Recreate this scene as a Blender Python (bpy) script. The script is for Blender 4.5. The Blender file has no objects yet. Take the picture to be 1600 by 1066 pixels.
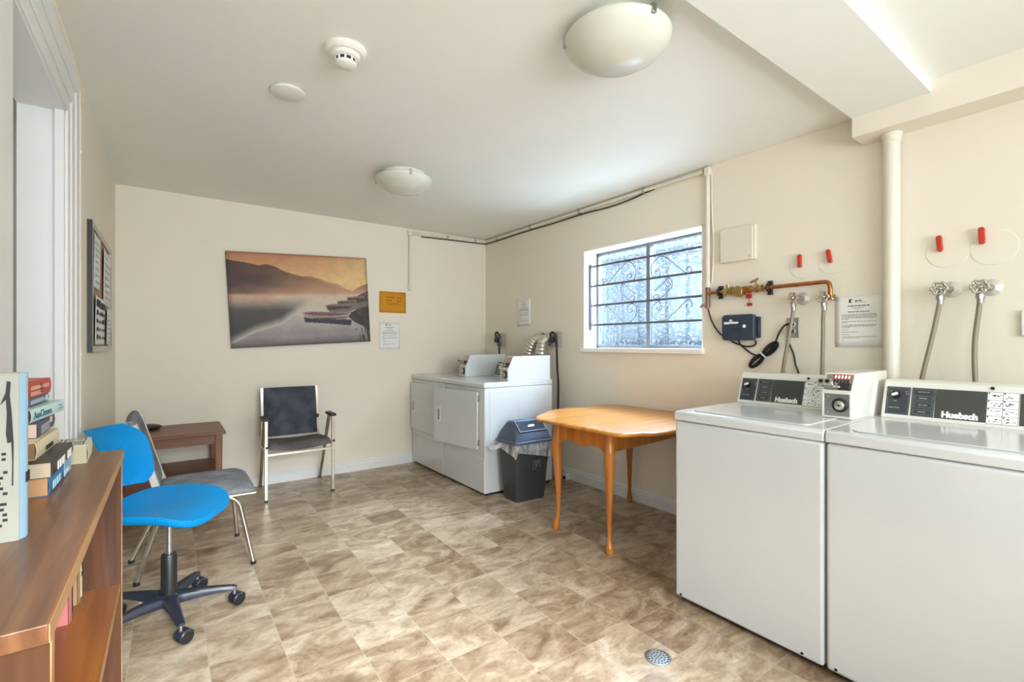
import bpy, bmesh, math, random
from mathutils import Matrix, Vector
random.seed(7)
R = math.radians
SC = bpy.context.scene
COL = SC.collection

# ------------------------------------------------------------------ camera, world, lights, exposure
YAW = math.atan2(536.0, 742.0)                       # camera turned right of the +Y (back wall) direction
cam_d = bpy.data.cameras.new('camera')
cam_d.sensor_fit = 'HORIZONTAL'; cam_d.sensor_width = 36.0
cam_d.lens = 36.0 * 742.0 / 1600.0
cam_d.shift_y = 5.5 / 1600.0
cam_d.clip_start = 0.05
cam = bpy.data.objects.new('camera', cam_d); COL.objects.link(cam)
cam.location = (0, 0, 1.22); cam.rotation_euler = (R(90), 0, -YAW)
SC.camera = cam

SC.view_settings.view_transform = 'Standard'
SC.view_settings.look = 'None'
SC.view_settings.gamma = 1.0
SC.view_settings.exposure = 1.72
SC.view_settings.use_curve_mapping = False

world = bpy.data.worlds.new('sky'); SC.world = world; world.use_nodes = True
bgn = world.node_tree.nodes['Background']
bgn.inputs['Color'].default_value = (0.84, 0.92, 1.0, 1); bgn.inputs['Strength'].default_value = 0.85


def area(name, loc, rot, sx, sy, watts, color):
    d = bpy.data.lights.new(name, 'AREA'); d.shape = 'RECTANGLE'; d.size = sx; d.size_y = sy
    d.energy = watts; d.color = color
    o = bpy.data.objects.new(name, d); COL.objects.link(o); o.location = loc; o.rotation_euler = rot
    return o


# daylight from the open sky above the fence outside the barred window
area('sky_light_outside', (4.22, 2.45, 2.80), (0, R(72), R(-14)), 0.5, 2.4, 540, (0.92, 0.96, 1.0))
# daylight bounced up from the pale paving outside the same window
area('ground_bounce_outside', (3.95, 2.35, 0.45), (0, R(122), R(-16)), 0.8, 1.8, 56, (0.90, 0.95, 1.0))
# fill lamp added in an opening of the unseen wall behind the camera
area('rear_fill_light', (1.15, -1.66, 1.45), (R(92), 0, 0), 2.4, 1.3, 12.5, (0.90, 0.95, 1.0)).data.spread = R(110)
# narrow lamp added at the same opening, aimed down to brighten the open floor
area('rear_floor_fill', (0.45, -1.64, 1.98), (R(54), 0, R(-2)), 0.9, 0.22, 10, (0.90, 0.95, 1.0)).data.spread = R(46)
# weak fill lamp added in the left wall, out of view behind the camera
area('side_fill_light', (-0.36, -0.75, 1.45), (0, R(-90), 0), 1.2, 1.1, 1.6, (0.90, 0.95, 1.0))
# overhead lamp added to brighten the corridor beyond the door
area('corridor_fill', (-1.0, 2.0, 2.36), (0, 0, 0), 0.6, 1.2, 0.8, (0.92, 0.97, 1.0))
# fill lamp added in the corridor, shining in through the open doorway
area('doorway_fill', (-1.45, 2.0, 1.35), (0, R(-90), 0), 1.6, 0.5, 0.8, (0.94, 0.97, 1.0)).data.spread = R(110)


# ------------------------------------------------------------------ materials
def lin(c):
    out = []
    for v in c[:3]:
        v = v / 255.0
        out.append(v / 12.92 if v <= 0.04045 else ((v + 0.055) / 1.055) ** 2.4)
    return (out[0], out[1], out[2], 1.0)


def base_mat(name):
    m = bpy.data.materials.new(name); m.use_nodes = True
    nt = m.node_tree
    return m, nt, nt.nodes['Principled BSDF']


def mat(name, rgb, rough=0.5, metal=0.0, var=0.06, scale=6.0, bump=0.0, bscale=60.0, coat=0.0, spec=0.5, stretch=None):
    m, nt, p = base_mat(name)
    n = nt.nodes
    tc = n.new('ShaderNodeTexCoord'); mp = n.new('ShaderNodeMapping')
    if stretch: mp.inputs['Scale'].default_value = stretch
    nt.links.new(tc.outputs['Object'], mp.inputs['Vector'])
    nz = n.new('ShaderNodeTexNoise'); nz.inputs['Scale'].default_value = scale; nz.inputs['Detail'].default_value = 4
    nt.links.new(mp.outputs[0], nz.inputs['Vector'])
    rp = n.new('ShaderNodeValToRGB')
    c = lin(rgb)
    rp.color_ramp.elements[0].position = 0.3; rp.color_ramp.elements[1].position = 0.7
    rp.color_ramp.elements[0].color = tuple(max(0, v * (1 - var)) for v in c[:3]) + (1,)
    rp.color_ramp.elements[1].color = tuple(min(1, v * (1 + var)) for v in c[:3]) + (1,)
    nt.links.new(nz.outputs['Fac'], rp.inputs['Fac'])
    nt.links.new(rp.outputs['Color'], p.inputs['Base Color'])
    p.inputs['Roughness'].default_value = rough; p.inputs['Metallic'].default_value = metal
    p.inputs['Coat Weight'].default_value = coat; p.inputs['Coat Roughness'].default_value = 0.08
    p.inputs['Specular IOR Level'].default_value = spec
    if bump:
        nb = n.new('ShaderNodeTexNoise'); nb.inputs['Scale'].default_value = bscale; nb.inputs['Detail'].default_value = 3
        nt.links.new(mp.outputs[0], nb.inputs['Vector'])
        b = n.new('ShaderNodeBump'); b.inputs['Strength'].default_value = bump; b.inputs['Distance'].default_value = 0.004
        nt.links.new(nb.outputs['Fac'], b.inputs['Height']); nt.links.new(b.outputs[0], p.inputs['Normal'])
    return m


def wood(name, dark, light, axis=1, rough=0.4, scale=3.0, coat=0.0):
    m, nt, p = base_mat(name); n = nt.nodes
    tc = n.new('ShaderNodeTexCoord'); mp = n.new('ShaderNodeMapping')
    s = [scale * 9, scale * 9, scale * 9]; s[axis] = scale * 0.55
    mp.inputs['Scale'].default_value = s
    nt.links.new(tc.outputs['Object'], mp.inputs['Vector'])
    nz = n.new('ShaderNodeTexNoise'); nz.inputs['Scale'].default_value = 1.0; nz.inputs['Detail'].default_value = 6
    nz.inputs['Distortion'].default_value = 0.6
    nt.links.new(mp.outputs[0], nz.inputs['Vector'])
    rp = n.new('ShaderNodeValToRGB')
    rp.color_ramp.elements[0].position = 0.32; rp.color_ramp.elements[1].position = 0.68
    rp.color_ramp.elements[0].color = lin(dark); rp.color_ramp.elements[1].color = lin(light)
    nt.links.new(nz.outputs['Fac'], rp.inputs['Fac']); nt.links.new(rp.outputs[0], p.inputs['Base Color'])
    p.inputs['Roughness'].default_value = rough
    p.inputs['Coat Weight'].default_value = coat; p.inputs['Coat Roughness'].default_value = 0.15
    b = n.new('ShaderNodeBump'); b.inputs['Strength'].default_value = 0.85; b.inputs['Distance'].default_value = 0.002
    nt.links.new(nz.outputs['Fac'], b.inputs['Height']); nt.links.new(b.outputs[0], p.inputs['Normal'])
    return m


def floor_mat():
    """square 25 cm vinyl tiles, each its own tone of marbled brown to stone beige, thin pale joints"""
    m, nt, p = base_mat('vinyl_stone_tile'); n = nt.nodes; L = nt.links.new
    tc = n.new('ShaderNodeTexCoord'); mp = n.new('ShaderNodeMapping')
    T = 0.25
    mp.inputs['Scale'].default_value = (1 / T, 1 / T, 1)
    mp.inputs['Location'].default_value = (-0.185 / T, -0.175 / T, 0)
    L(tc.outputs['Object'], mp.inputs['Vector'])
    sep = n.new('ShaderNodeSeparateXYZ'); L(mp.outputs[0], sep.inputs[0])

    def mth(op, a, b=None):
        k = n.new('ShaderNodeMath'); k.operation = op
        for i, v in enumerate((a, b)):
            if v is None: continue
            if isinstance(v, (int, float)): k.inputs[i].default_value = v
            else: L(v, k.inputs[i])
        return k.outputs[0]
    fx, fy = mth('FLOOR', sep.outputs[0]), mth('FLOOR', sep.outputs[1])
    comb = n.new('ShaderNodeCombineXYZ'); L(fx, comb.inputs[0]); L(fy, comb.inputs[1])
    wn = n.new('ShaderNodeTexWhiteNoise'); wn.noise_dimensions = '3D'; L(comb.outputs[0], wn.inputs['Vector'])
    # marbling: stretched, distorted, offset per tile
    off = n.new('ShaderNodeVectorMath'); off.operation = 'MULTIPLY_ADD'
    L(wn.outputs['Color'], off.inputs[0]); off.inputs[1].default_value = (17, 13, 9); L(mp.outputs[0], off.inputs[2])
    mp2 = n.new('ShaderNodeMapping'); mp2.inputs['Scale'].default_value = (0.95, 1.6, 1); mp2.inputs['Rotation'].default_value = (0, 0, R(-24))
    L(off.outputs[0], mp2.inputs['Vector'])
    nz = n.new('ShaderNodeTexNoise'); nz.inputs['Scale'].default_value = 1.15; nz.inputs['Detail'].default_value = 8
    nz.inputs['Roughness'].default_value = 0.62; nz.inputs['Distortion'].default_value = 1.3
    L(mp2.outputs[0], nz.inputs['Vector'])
    nz2 = n.new('ShaderNodeTexNoise'); nz2.inputs['Scale'].default_value = 5.0; nz2.inputs['Detail'].default_value = 6
    nz2.inputs['Distortion'].default_value = 2.0
    L(mp2.outputs[0], nz2.inputs['Vector'])
    tone = mth('MULTIPLY_ADD', wn.outputs['Value'], 0.13)
    tone.node.inputs[2].default_value = -0.065
    t = mth('ADD', mth('MULTIPLY', nz.outputs['Fac'], 0.80), mth('MULTIPLY', nz2.outputs['Fac'], 0.24))
    t = mth('ADD', t, tone)
    rp = n.new('ShaderNodeValToRGB'); e = rp.color_ramp.elements
    e[0].position = 0.30; e[0].color = lin((104, 82, 61))
    e[1].position = 0.80; e[1].color = lin((214, 205, 188))
    for pos, c in ((0.42, (138, 114, 89)), (0.52, (164, 143, 117)), (0.62, (188, 170, 146))):
        k = e.new(pos); k.color = lin(c)
    L(t, rp.inputs['Fac'])
    # joints
    ax = mth('ABSOLUTE', mth('SUBTRACT', mth('FRACT', sep.outputs[0]), 0.5))
    ay = mth('ABSOLUTE', mth('SUBTRACT', mth('FRACT', sep.outputs[1]), 0.5))
    joint = mth('GREATER_THAN', mth('MAXIMUM', ax, ay), 0.4915)
    mx = n.new('ShaderNodeMix'); mx.data_type = 'RGBA'
    L(mth('MULTIPLY', joint, 0.55), mx.inputs['Factor']); L(rp.outputs[0], mx.inputs['A']); mx.inputs['B'].default_value = lin((186, 170, 146))
    L(mx.outputs['Result'], p.inputs['Base Color'])
    rr = n.new('ShaderNodeMapRange'); rr.inputs['To Min'].default_value = 0.24; rr.inputs['To Max'].default_value = 0.42
    L(nz2.outputs['Fac'], rr.inputs['Value']); L(rr.outputs[0], p.inputs['Roughness'])
    p.inputs['Specular IOR Level'].default_value = 0.6
    b = n.new('ShaderNodeBump'); b.inputs['Strength'].default_value = 0.05; b.inputs['Distance'].default_value = 0.003
    L(mth('SUBTRACT', nz2.outputs['Fac'], joint), b.inputs['Height']); L(b.outputs[0], p.inputs['Normal'])
    return m


def pebble_glass():
    """obscure pebbled glass: ripples refract what is outside, ridges scatter some daylight"""
    m = bpy.data.materials.new('pebbled_glass'); m.use_nodes = True
    nt = m.node_tree; n = nt.nodes; L = nt.links.new
    n.clear()
    out = n.new('ShaderNodeOutputMaterial')
    tc = n.new('ShaderNodeTexCoord'); mp = n.new('ShaderNodeMapping'); mp.inputs['Scale'].default_value = (1, 0.85, 1.25)
    L(tc.outputs['Object'], mp.inputs['Vector'])
    nz = n.new('ShaderNodeTexNoise'); nz.inputs['Scale'].default_value = 20; L(mp.outputs[0], nz.inputs['Vector'])
    ad = n.new('ShaderNodeVectorMath'); ad.operation = 'MULTIPLY_ADD'
    L(nz.outputs['Color'], ad.inputs[0]); ad.inputs[1].default_value = (0.03, 0.03, 0.03); L(mp.outputs[0], ad.inputs[2])
    v = n.new('ShaderNodeTexVoronoi'); v.inputs['Scale'].default_value = 34; v.feature = 'SMOOTH_F1'; v.inputs['Smoothness'].default_value = 0.5
    L(ad.outputs[0], v.inputs['Vector'])
    b = n.new('ShaderNodeBump'); b.inputs['Strength'].default_value = 0.5; b.inputs['Distance'].default_value = 0.010
    cr = n.new('ShaderNodeValToRGB'); cr.color_ramp.elements[0].position = 0.12; cr.color_ramp.elements[1].position = 0.5
    cr.color_ramp.elements[0].color = (1.0, 1.0, 1.0, 1); cr.color_ramp.elements[1].color = (0.62, 0.73, 0.82, 1)
    L(v.outputs['Distance'], cr.inputs['Fac'])
    L(v.outputs['Distance'], b.inputs['Height'])
    rf = n.new('ShaderNodeBsdfRefraction'); rf.inputs['IOR'].default_value = 1.35; rf.inputs['Roughness'].default_value = 0.02
    L(cr.outputs[0], rf.inputs['Color']); L(b.outputs[0], rf.inputs['Normal'])
    tr = n.new('ShaderNodeBsdfTransparent'); L(cr.outputs[0], tr.inputs['Color'])
    gl = n.new('ShaderNodeBsdfGlossy'); gl.inputs['Roughness'].default_value = 0.12; L(b.outputs[0], gl.inputs['Normal'])
    tl = n.new('ShaderNodeBsdfTranslucent'); tl.inputs['Color'].default_value = (0.75, 0.86, 0.97, 1); L(b.outputs[0], tl.inputs['Normal'])
    m1 = n.new('ShaderNodeMixShader'); m1.inputs[0].default_value = 0.5; L(rf.outputs[0], m1.inputs[1]); L(tr.outputs[0], m1.inputs[2])
    m2 = n.new('ShaderNodeMixShader'); m2.inputs[0].default_value = 0.10; L(m1.outputs[0], m2.inputs[1]); L(gl.outputs[0], m2.inputs[2])
    m3 = n.new('ShaderNodeMixShader')
    rp = n.new('ShaderNodeMapRange'); rp.inputs['From Min'].default_value = 0.25; rp.inputs['From Max'].default_value = 0.6
    rp.inputs['To Min'].default_value = 0.0; rp.inputs['To Max'].default_value = 0.003
    L(v.outputs['Distance'], rp.inputs['Value']); L(rp.outputs[0], m3.inputs[0])
    L(m2.outputs[0], m3.inputs[1]); L(tl.outputs[0], m3.inputs[2])
    L(m3.outputs[0], out.inputs['Surface'])
    return m


def film_mat():
    m = bpy.data.materials.new('clear_plastic_film'); m.use_nodes = True
    nt = m.node_tree; n = nt.nodes; L = nt.links.new
    n.clear()
    out = n.new('ShaderNodeOutputMaterial')
    tr = n.new('ShaderNodeBsdfTransparent')
    pr = n.new('ShaderNodeBsdfPrincipled'); pr.inputs['Base Color'].default_value = (0.8, 0.8, 0.8, 1); pr.inputs['Roughness'].default_value = 0.25
    tc = n.new('ShaderNodeTexCoord'); mp = n.new('ShaderNodeMapping'); mp.inputs['Scale'].default_value = (14, 14, 5)
    L(tc.outputs['Object'], mp.inputs[0])
    nz = n.new('ShaderNodeTexNoise'); nz.inputs['Scale'].default_value = 1.2; nz.inputs['Detail'].default_value = 5; nz.inputs['Distortion'].default_value = 1.5
    L(mp.outputs[0], nz.inputs['Vector'])
    b = n.new('ShaderNodeBump'); b.inputs['Strength'].default_value = 0.8; b.inputs['Distance'].default_value = 0.01
    L(nz.outputs['Fac'], b.inputs['Height']); L(b.outputs[0], pr.inputs['Normal'])
    mr = n.new('ShaderNodeMapRange'); mr.inputs['From Min'].default_value = 0.35; mr.inputs['From Max'].default_value = 0.7
    mr.inputs['To Min'].default_value = 0.26; mr.inputs['To Max'].default_value = 0.82
    L(nz.outputs['Fac'], mr.inputs['Value'])
    mx = n.new('ShaderNodeMixShader'); L(mr.outputs[0], mx.inputs[0]); L(tr.outputs[0], mx.inputs[1]); L(pr.outputs[0], mx.inputs[2])
    L(mx.outputs[0], out.inputs['Surface'])
    return m


def dotted(name, rgb, rough, scale=95.0):
    """plastic with a fine regular grid of dimples"""
    m, nt, p = base_mat(name); n = nt.nodes; L = nt.links.new
    tc = n.new('ShaderNodeTexCoord')
    v = n.new('ShaderNodeTexVoronoi'); v.inputs['Scale'].default_value = scale; v.inputs['Randomness'].default_value = 0.0
    L(tc.outputs['Object'], v.inputs['Vector'])
    mr = n.new('ShaderNodeMapRange'); mr.inputs['From Min'].default_value = 0.2; mr.inputs['From Max'].default_value = 0.42
    L(v.outputs['Distance'], mr.inputs['Value'])
    b = n.new('ShaderNodeBump'); b.inputs['Strength'].default_value = 0.55; b.inputs['Distance'].default_value = 0.002
    L(mr.outputs[0], b.inputs['Height']); L(b.outputs[0], p.inputs['Normal'])
    p.inputs['Base Color'].default_value = lin(rgb); p.inputs['Roughness'].default_value = rough; p.inputs['Specular IOR Level'].default_value = 0.22
    return m


def fabric(name, rgb, rgb2, scale=900.0):
    m, nt, p = base_mat(name); n = nt.nodes; L = nt.links.new
    tc = n.new('ShaderNodeTexCoord')
    nz = n.new('ShaderNodeTexNoise'); nz.inputs['Scale'].default_value = scale; nz.inputs['Detail'].default_value = 2
    L(tc.outputs['Object'], nz.inputs['Vector'])
    nz2 = n.new('ShaderNodeTexNoise'); nz2.inputs['Scale'].default_value = 7; nz2.inputs['Detail'].default_value = 5
    L(tc.outputs['Object'], nz2.inputs['Vector'])
    a = n.new('ShaderNodeMath'); a.operation = 'ADD'; L(nz.outputs['Fac'], a.inputs[0]); L(nz2.outputs['Fac'], a.inputs[1])
    rp = n.new('ShaderNodeValToRGB'); rp.color_ramp.elements[0].position = 0.75; rp.color_ramp.elements[1].position = 1.25 / 1.25
    h = n.new('ShaderNodeMath'); h.operation = 'MULTIPLY'; h.inputs[1].default_value = 0.85; L(a.outputs[0], h.inputs[0])
    rp.color_ramp.elements[0].color = lin(rgb); rp.color_ramp.elements[1].color = lin(rgb2)
    L(h.outputs[0], rp.inputs['Fac']); L(rp.outputs[0], p.inputs['Base Color'])
    p.inputs['Roughness'].default_value = 0.95; p.inputs['Specular IOR Level'].default_value = 0.15
    b = n.new('ShaderNodeBump'); b.inputs['Strength'].default_value = 0.3; b.inputs['Distance'].default_value = 0.002
    L(nz.outputs['Fac'], b.inputs['Height']); L(b.outputs[0], p.inputs['Normal'])
    return m


def pages_mat(name, rgb, axis):
    m, nt, p = base_mat(name); n = nt.nodes; L = nt.links.new
    tc = n.new('ShaderNodeTexCoord'); mp = n.new('ShaderNodeMapping')
    s = [4, 4, 4]; s[axis] = 900; mp.inputs['Scale'].default_value = s
    L(tc.outputs['Object'], mp.inputs[0])
    nz = n.new('ShaderNodeTexNoise'); nz.inputs['Scale'].default_value = 1; L(mp.outputs[0], nz.inputs['Vector'])
    rp = n.new('ShaderNodeValToRGB'); c = lin(rgb)
    rp.color_ramp.elements[0].color = tuple(v * 0.72 for v in c[:3]) + (1,); rp.color_ramp.elements[1].color = c
    L(nz.outputs['Fac'], rp.inputs['Fac']); L(rp.outputs[0], p.inputs['Base Color']); p.inputs['Roughness'].default_value = 0.9
    return m


M = {}
M['wall'] = mat('cream_wall_paint', (233, 225, 207), 0.62, var=0.015, scale=1.5, bump=0.06, bscale=160)
M['ceil'] = mat('ceiling_paint', (238, 238, 230), 0.55, var=0.012, scale=1.2, bump=0.05, bscale=120)
M['trim'] = mat('white_trim_paint', (226, 227, 224), 0.35, var=0.015)
M['reveal'] = mat('white_reveal_paint', (244, 243, 238), 0.45, var=0.01)
M['cream'] = mat('cream_pipe_paint', (228, 221, 204), 0.42, var=0.03)
M['floor'] = floor_mat()
M['glass'] = pebble_glass()
M['film'] = film_mat()
M['enamel'] = mat('white_enamel', (214, 217, 217), 0.22, var=0.01, coat=0.4)
M['enamel2'] = mat('almond_enamel', (224, 224, 214), 0.22, var=0.01, coat=0.3)
M['plasticw'] = mat('white_plastic', (232, 230, 220), 0.35, var=0.01)
M['panel'] = mat('charcoal_fascia', (66, 68, 66), 0.38, var=0.04)
M['panel2'] = mat('slate_fascia', (54, 60, 64), 0.38, var=0.04)
M['greyline'] = mat('grey_print', (128, 132, 132), 0.5)
M['ink'] = mat('black_ink', (38, 38, 40), 0.7)
M['inkgrey'] = mat('faded_grey_ink', (168, 167, 164), 0.8)
M['inkbrown'] = mat('brown_ink', (128, 84, 10), 0.8)
M['white'] = mat('white_print', (240, 240, 236), 0.5)
M['paper'] = mat('white_paper', (236, 236, 233), 0.8, var=0.01)
M['paperw'] = mat('warm_white_paper', (240, 238, 230), 0.8, var=0.01)
M['orange'] = mat('ochre_card', (204, 138, 8), 0.7, var=0.04)
M['chrome'] = mat('chrome', (214, 212, 206), 0.16, metal=1.0, var=0.03)
M['flange'] = mat('satin_flange', (212, 208, 198), 0.38, metal=0.5)
M['steel'] = mat('satin_steel', (178, 178, 174), 0.34, metal=1.0, var=0.05)
M['chromew'] = mat('worn_warm_chrome', (205, 198, 184), 0.27, metal=1.0, var=0.08)
M['darkmetal'] = mat('dark_metal', (62, 62, 62), 0.4, metal=0.7)
M['iron'] = mat('grey_painted_iron', (104, 108, 114), 0.45, metal=0.3, var=0.08)
M['scroll'] = mat('pale_grey_iron', (120, 126, 134), 0.45, metal=0.2, var=0.08)
M['alu'] = mat('window_aluminium', (122, 124, 126), 0.5, metal=0.2)
M['copper'] = mat('old_copper', (176, 116, 70), 0.33, metal=0.9, var=0.2, scale=30)
M['copperd'] = mat('dull_purple_copper', (140, 106, 98), 0.5, metal=0.5, var=0.15)
M['brass'] = mat('old_brass', (176, 150, 98), 0.36, metal=0.9, var=0.2, scale=40)
M['red'] = mat('red_rubber', (196, 50, 24), 0.42, var=0.1, scale=60)
M['redtag'] = mat('red_tag', (176, 40, 48), 0.6, var=0.1)
M['black'] = mat('black_plastic', (26, 27, 29), 0.42, var=0.1)
M['blackcord'] = mat('black_rubber_cord', (24, 22, 21), 0.5)
M['navyblack'] = mat('blue_black_plastic', (34, 40, 54), 0.36, var=0.06)
M['navy'] = mat('navy_plastic_box', (50, 60, 80), 0.38, var=0.04)
M['binbody'] = mat('charcoal_bin_plastic', (66, 68, 71), 0.5, var=0.05, bump=0.08, bscale=300)
M['flap'] = mat('dark_bin_flap', (30, 37, 49), 0.7, spec=0.2)
M['binlid'] = mat('slate_blue_bin_lid', (80, 92, 112), 0.4, var=0.04)
M['blue'] = dotted('bright_blue_plastic', (0, 141, 208), 0.5)
M['bluep'] = mat('blue_plastic_smooth', (14, 140, 214), 0.4, var=0.02)
M['navyfab'] = fabric('charcoal_blue_upholstery', (58, 60, 70), (92, 94, 106))
M['seatfab'] = fabric('warm_grey_upholstery', (82, 78, 78), (118, 112, 110))
M['greyfab'] = fabric('mid_grey_upholstery', (112, 114, 118), (158, 158, 162), 700)
M['hose'] = mat('grey_braided_hose', (142, 132, 112), 0.5, var=0.12, scale=220, metal=0.2)
M['foil'] = mat('foil_duct', (214, 210, 200), 0.3, metal=0.85, var=0.08, scale=30)
M['outletgrey'] = mat('grey_outlet_box', (158, 152, 142), 0.45)
M['woodcase'] = wood('bookcase_walnut_stain', (100, 62, 36), (140, 94, 58), 1, 0.38, 3.2, 0.2)
M['woodcasev_shade'] = wood('bookcase_painted_shade', (70, 40, 20), (98, 58, 30), 2, 0.42, 3.0, 0.1)  # shade on the sides put into a darker wood colour
M['woodedge'] = wood('bookcase_pale_edge', (156, 114, 72), (188, 146, 98), 1, 0.5, 3.0)
M['woodshelf'] = wood('bookcase_shelf_wood', (124, 72, 28), (160, 98, 44), 1, 0.36, 3.0, 0.2)
M['honey'] = wood('honey_maple', (196, 122, 40), (226, 156, 70), 0, 0.3, 2.4, 0.3)
M['honeyleg'] = wood('honey_maple_turned', (172, 96, 24), (206, 130, 48), 2, 0.28, 2.4, 0.4)
M['cherry'] = wood('end_table_cherry', (104, 62, 40), (138, 88, 60), 0, 0.4, 2.6)
M['cherryleg'] = wood('end_table_cherry_leg', (104, 60, 36), (136, 84, 54), 2, 0.4, 2.6)
M['cork'] = mat('cork', (172, 142, 108), 0.9, var=0.18, scale=120)
M['frostglass'] = mat('frosted_lamp_glass', (212, 212, 198), 0.25, var=0.03)
M['fence'] = mat('pale_blue_fence_paint', (180, 187, 192), 0.7, var=0.08, scale=5)
M['fencedark'] = mat('fence_rail_weathered', (44, 52, 66), 0.7, var=0.1)
M['bouncedark'] = mat('bounce_blocking_dark', (70, 68, 66), 0.9, var=0.2, scale=12)  # dark so the added outer skin throws little light back
M['ground'] = mat('pale_paving', (120, 122, 122), 0.8, var=0.1)


# ------------------------------------------------------------------ mesh building
WM = {}                                              # world matrices of roots (built without a depsgraph update)


class MB:
    def __init__(self, M=None):
        self.bm = bmesh.new(); self.M = M or Matrix.Identity(4)

    def v(self, p): return self.bm.verts.new(self.M @ Vector(p))

    def faces(self, vs, fs):
        for f in fs:
            try: self.bm.faces.new([vs[i] for i in f])
            except ValueError: pass

    def box(self, x0, x1, y0, y1, z0, z1):
        vs = [self.v(p) for p in ((x0, y0, z0), (x1, y0, z0), (x1, y1, z0), (x0, y1, z0), (x0, y0, z1), (x1, y0, z1), (x1, y1, z1), (x0, y1, z1))]
        self.faces(vs, ((3, 2, 1, 0), (4, 5, 6, 7), (0, 1, 5, 4), (1, 2, 6, 5), (2, 3, 7, 6), (3, 0, 4, 7)))
        return self

    def hexa(self, lo, hi):
        """eight corners: four below, four above"""
        vs = [self.v(p) for p in list(lo) + list(hi)]
        self.faces(vs, ((3, 2, 1, 0), (4, 5, 6, 7), (0, 1, 5, 4), (1, 2, 6, 5), (2, 3, 7, 6), (3, 0, 4, 7)))
        return self

    def prism(self, pts, h0, h1, axis='z'):
        def mk(p, h):
            return {'z': (p[0], p[1], h), 'y': (p[0], h, p[1]), 'x': (h, p[0], p[1])}[axis]
        a = [self.v(mk(p, h0)) for p in pts]; b = [self.v(mk(p, h1)) for p in pts]
        n = len(pts)
        self.bm.faces.new(a[::-1]); self.bm.faces.new(b)
        for i in range(n):
            j = (i + 1) % n
            self.bm.faces.new((a[i], a[j], b[j], b[i]))
        return self

    def rings(self, rings, cap=True, closed=True):
        """skin a list of rings of world points"""
        R_ = [[self.v(p) for p in r] for r in rings]
        n = len(R_[0])
        for a, b in zip(R_, R_[1:]):
            for i in range(n if closed else n - 1):
                j = (i + 1) % n
                self.bm.faces.new((a[i], a[j], b[j], b[i]))
        if cap and closed:
            self.bm.faces.new(R_[0][::-1]); self.bm.faces.new(R_[-1])
        return self

    def tube(self, pts, r, n=10, sub=0, cap=True, sq=False, hint=None):
        pts = [Vector(p) for p in pts]
        rs = list(r) if isinstance(r, (list, tuple)) else [r] * len(pts)
        if sub:
            q, qr = [], []
            for i in range(len(pts) - 1):
                p0, p1, p2, p3 = pts[max(i - 1, 0)], pts[i], pts[i + 1], pts[min(i + 2, len(pts) - 1)]
                for k in range(sub):
                    t = k / sub
                    q.append(0.5 * ((2 * p1) + (p2 - p0) * t + (2 * p0 - 5 * p1 + 4 * p2 - p3) * t * t + (3 * p1 - p0 - 3 * p2 + p3) * t ** 3))
                    qr.append(rs[i] * (1 - t) + rs[i + 1] * t)
            q.append(pts[-1]); qr.append(rs[-1]); pts, rs = q, qr
        N = len(pts)
        tans = [(pts[min(i + 1, N - 1)] - pts[max(i - 1, 0)]).normalized() for i in range(N)]
        u = Vector(hint) if hint else (Vector((0, 0, 1)) if abs(tans[0].z) < 0.9 else Vector((1, 0, 0)))
        rings = []
        for p, t, rad in zip(pts, tans, rs):
            u = (u - t * u.dot(t))
            if u.length < 1e-6: u = t.orthogonal()
            u.normalize(); w = t.cross(u)
            if sq:
                k = rad
                rings.append([p + u * k + w * k, p - u * k + w * k, p - u * k - w * k, p + u * k - w * k])
            else:
                rings.append([p + (u * math.cos(2 * math.pi * i / n) + w * math.sin(2 * math.pi * i / n)) * rad for i in range(n)])
        return self.rings(rings, cap)

    def cyl(self, p0, p1, r0, r1=None, n=28):
        return self.tube([p0, p1], [r0, r0 if r1 is None else r1], n)

    def lathe(self, prof, n=40, o=(0, 0, 0), ax=None):
        """revolve (radius, height) about axis ax through o"""
        ax = Vector(ax or (0, 0, 1)).normalized(); u = ax.orthogonal().normalized(); w = ax.cross(u); o = Vector(o)
        rings = [[o + ax * h + (u * math.cos(2 * math.pi * i / n) + w * math.sin(2 * math.pi * i / n)) * max(r, 1e-4) for i in range(n)] for r, h in prof]
        return self.rings(rings, True)

    def blob(self, c, r, nu=20, nv=12, e=1.0):
        rings = []
        for j in range(1, nv):
            ph = math.pi * j / nv - math.pi / 2
            cz, sz = math.cos(ph), math.sin(ph)
            rings.append([(c[0] + r[0] * cz ** e * math.cos(2 * math.pi * i / nu), c[1] + r[1] * cz ** e * math.sin(2 * math.pi * i / nu), c[2] + r[2] * sz) for i in range(nu)])
        return self.rings(rings, True)

    def sheet(self, fn, nu, nv):
        g = [[self.v(fn(i / nu, j / nv)) for j in range(nv + 1)] for i in range(nu + 1)]
        for i in range(nu):
            for j in range(nv):
                self.bm.faces.new((g[i][j], g[i + 1][j], g[i + 1][j + 1], g[i][j + 1]))
        return self

    def text(self, s, size, bold=0.0, depth=0.0006, align='LEFT', sx=1.0):
        cu = bpy.data.curves.new('tmp_text', 'FONT'); cu.body = s; cu.size = size; cu.offset = bold; cu.extrude = depth
        cu.align_x = align; cu.resolution_u = 3
        o = bpy.data.objects.new('tmp_text', cu); COL.objects.link(o)
        bpy.context.view_layer.update()
        me = bpy.data.meshes.new_from_object(o.evaluated_get(bpy.context.evaluated_depsgraph_get()))
        S = Matrix.Diagonal((sx, 1, 1, 1))
        vs = [self.v(S @ v.co) for v in me.vertices]
        for p in me.polygons:
            try: self.bm.faces.new([vs[i] for i in p.vertices])
            except ValueError: pass
        bpy.data.objects.remove(o); bpy.data.curves.remove(cu); bpy.data.meshes.remove(me)
        return self

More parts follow.
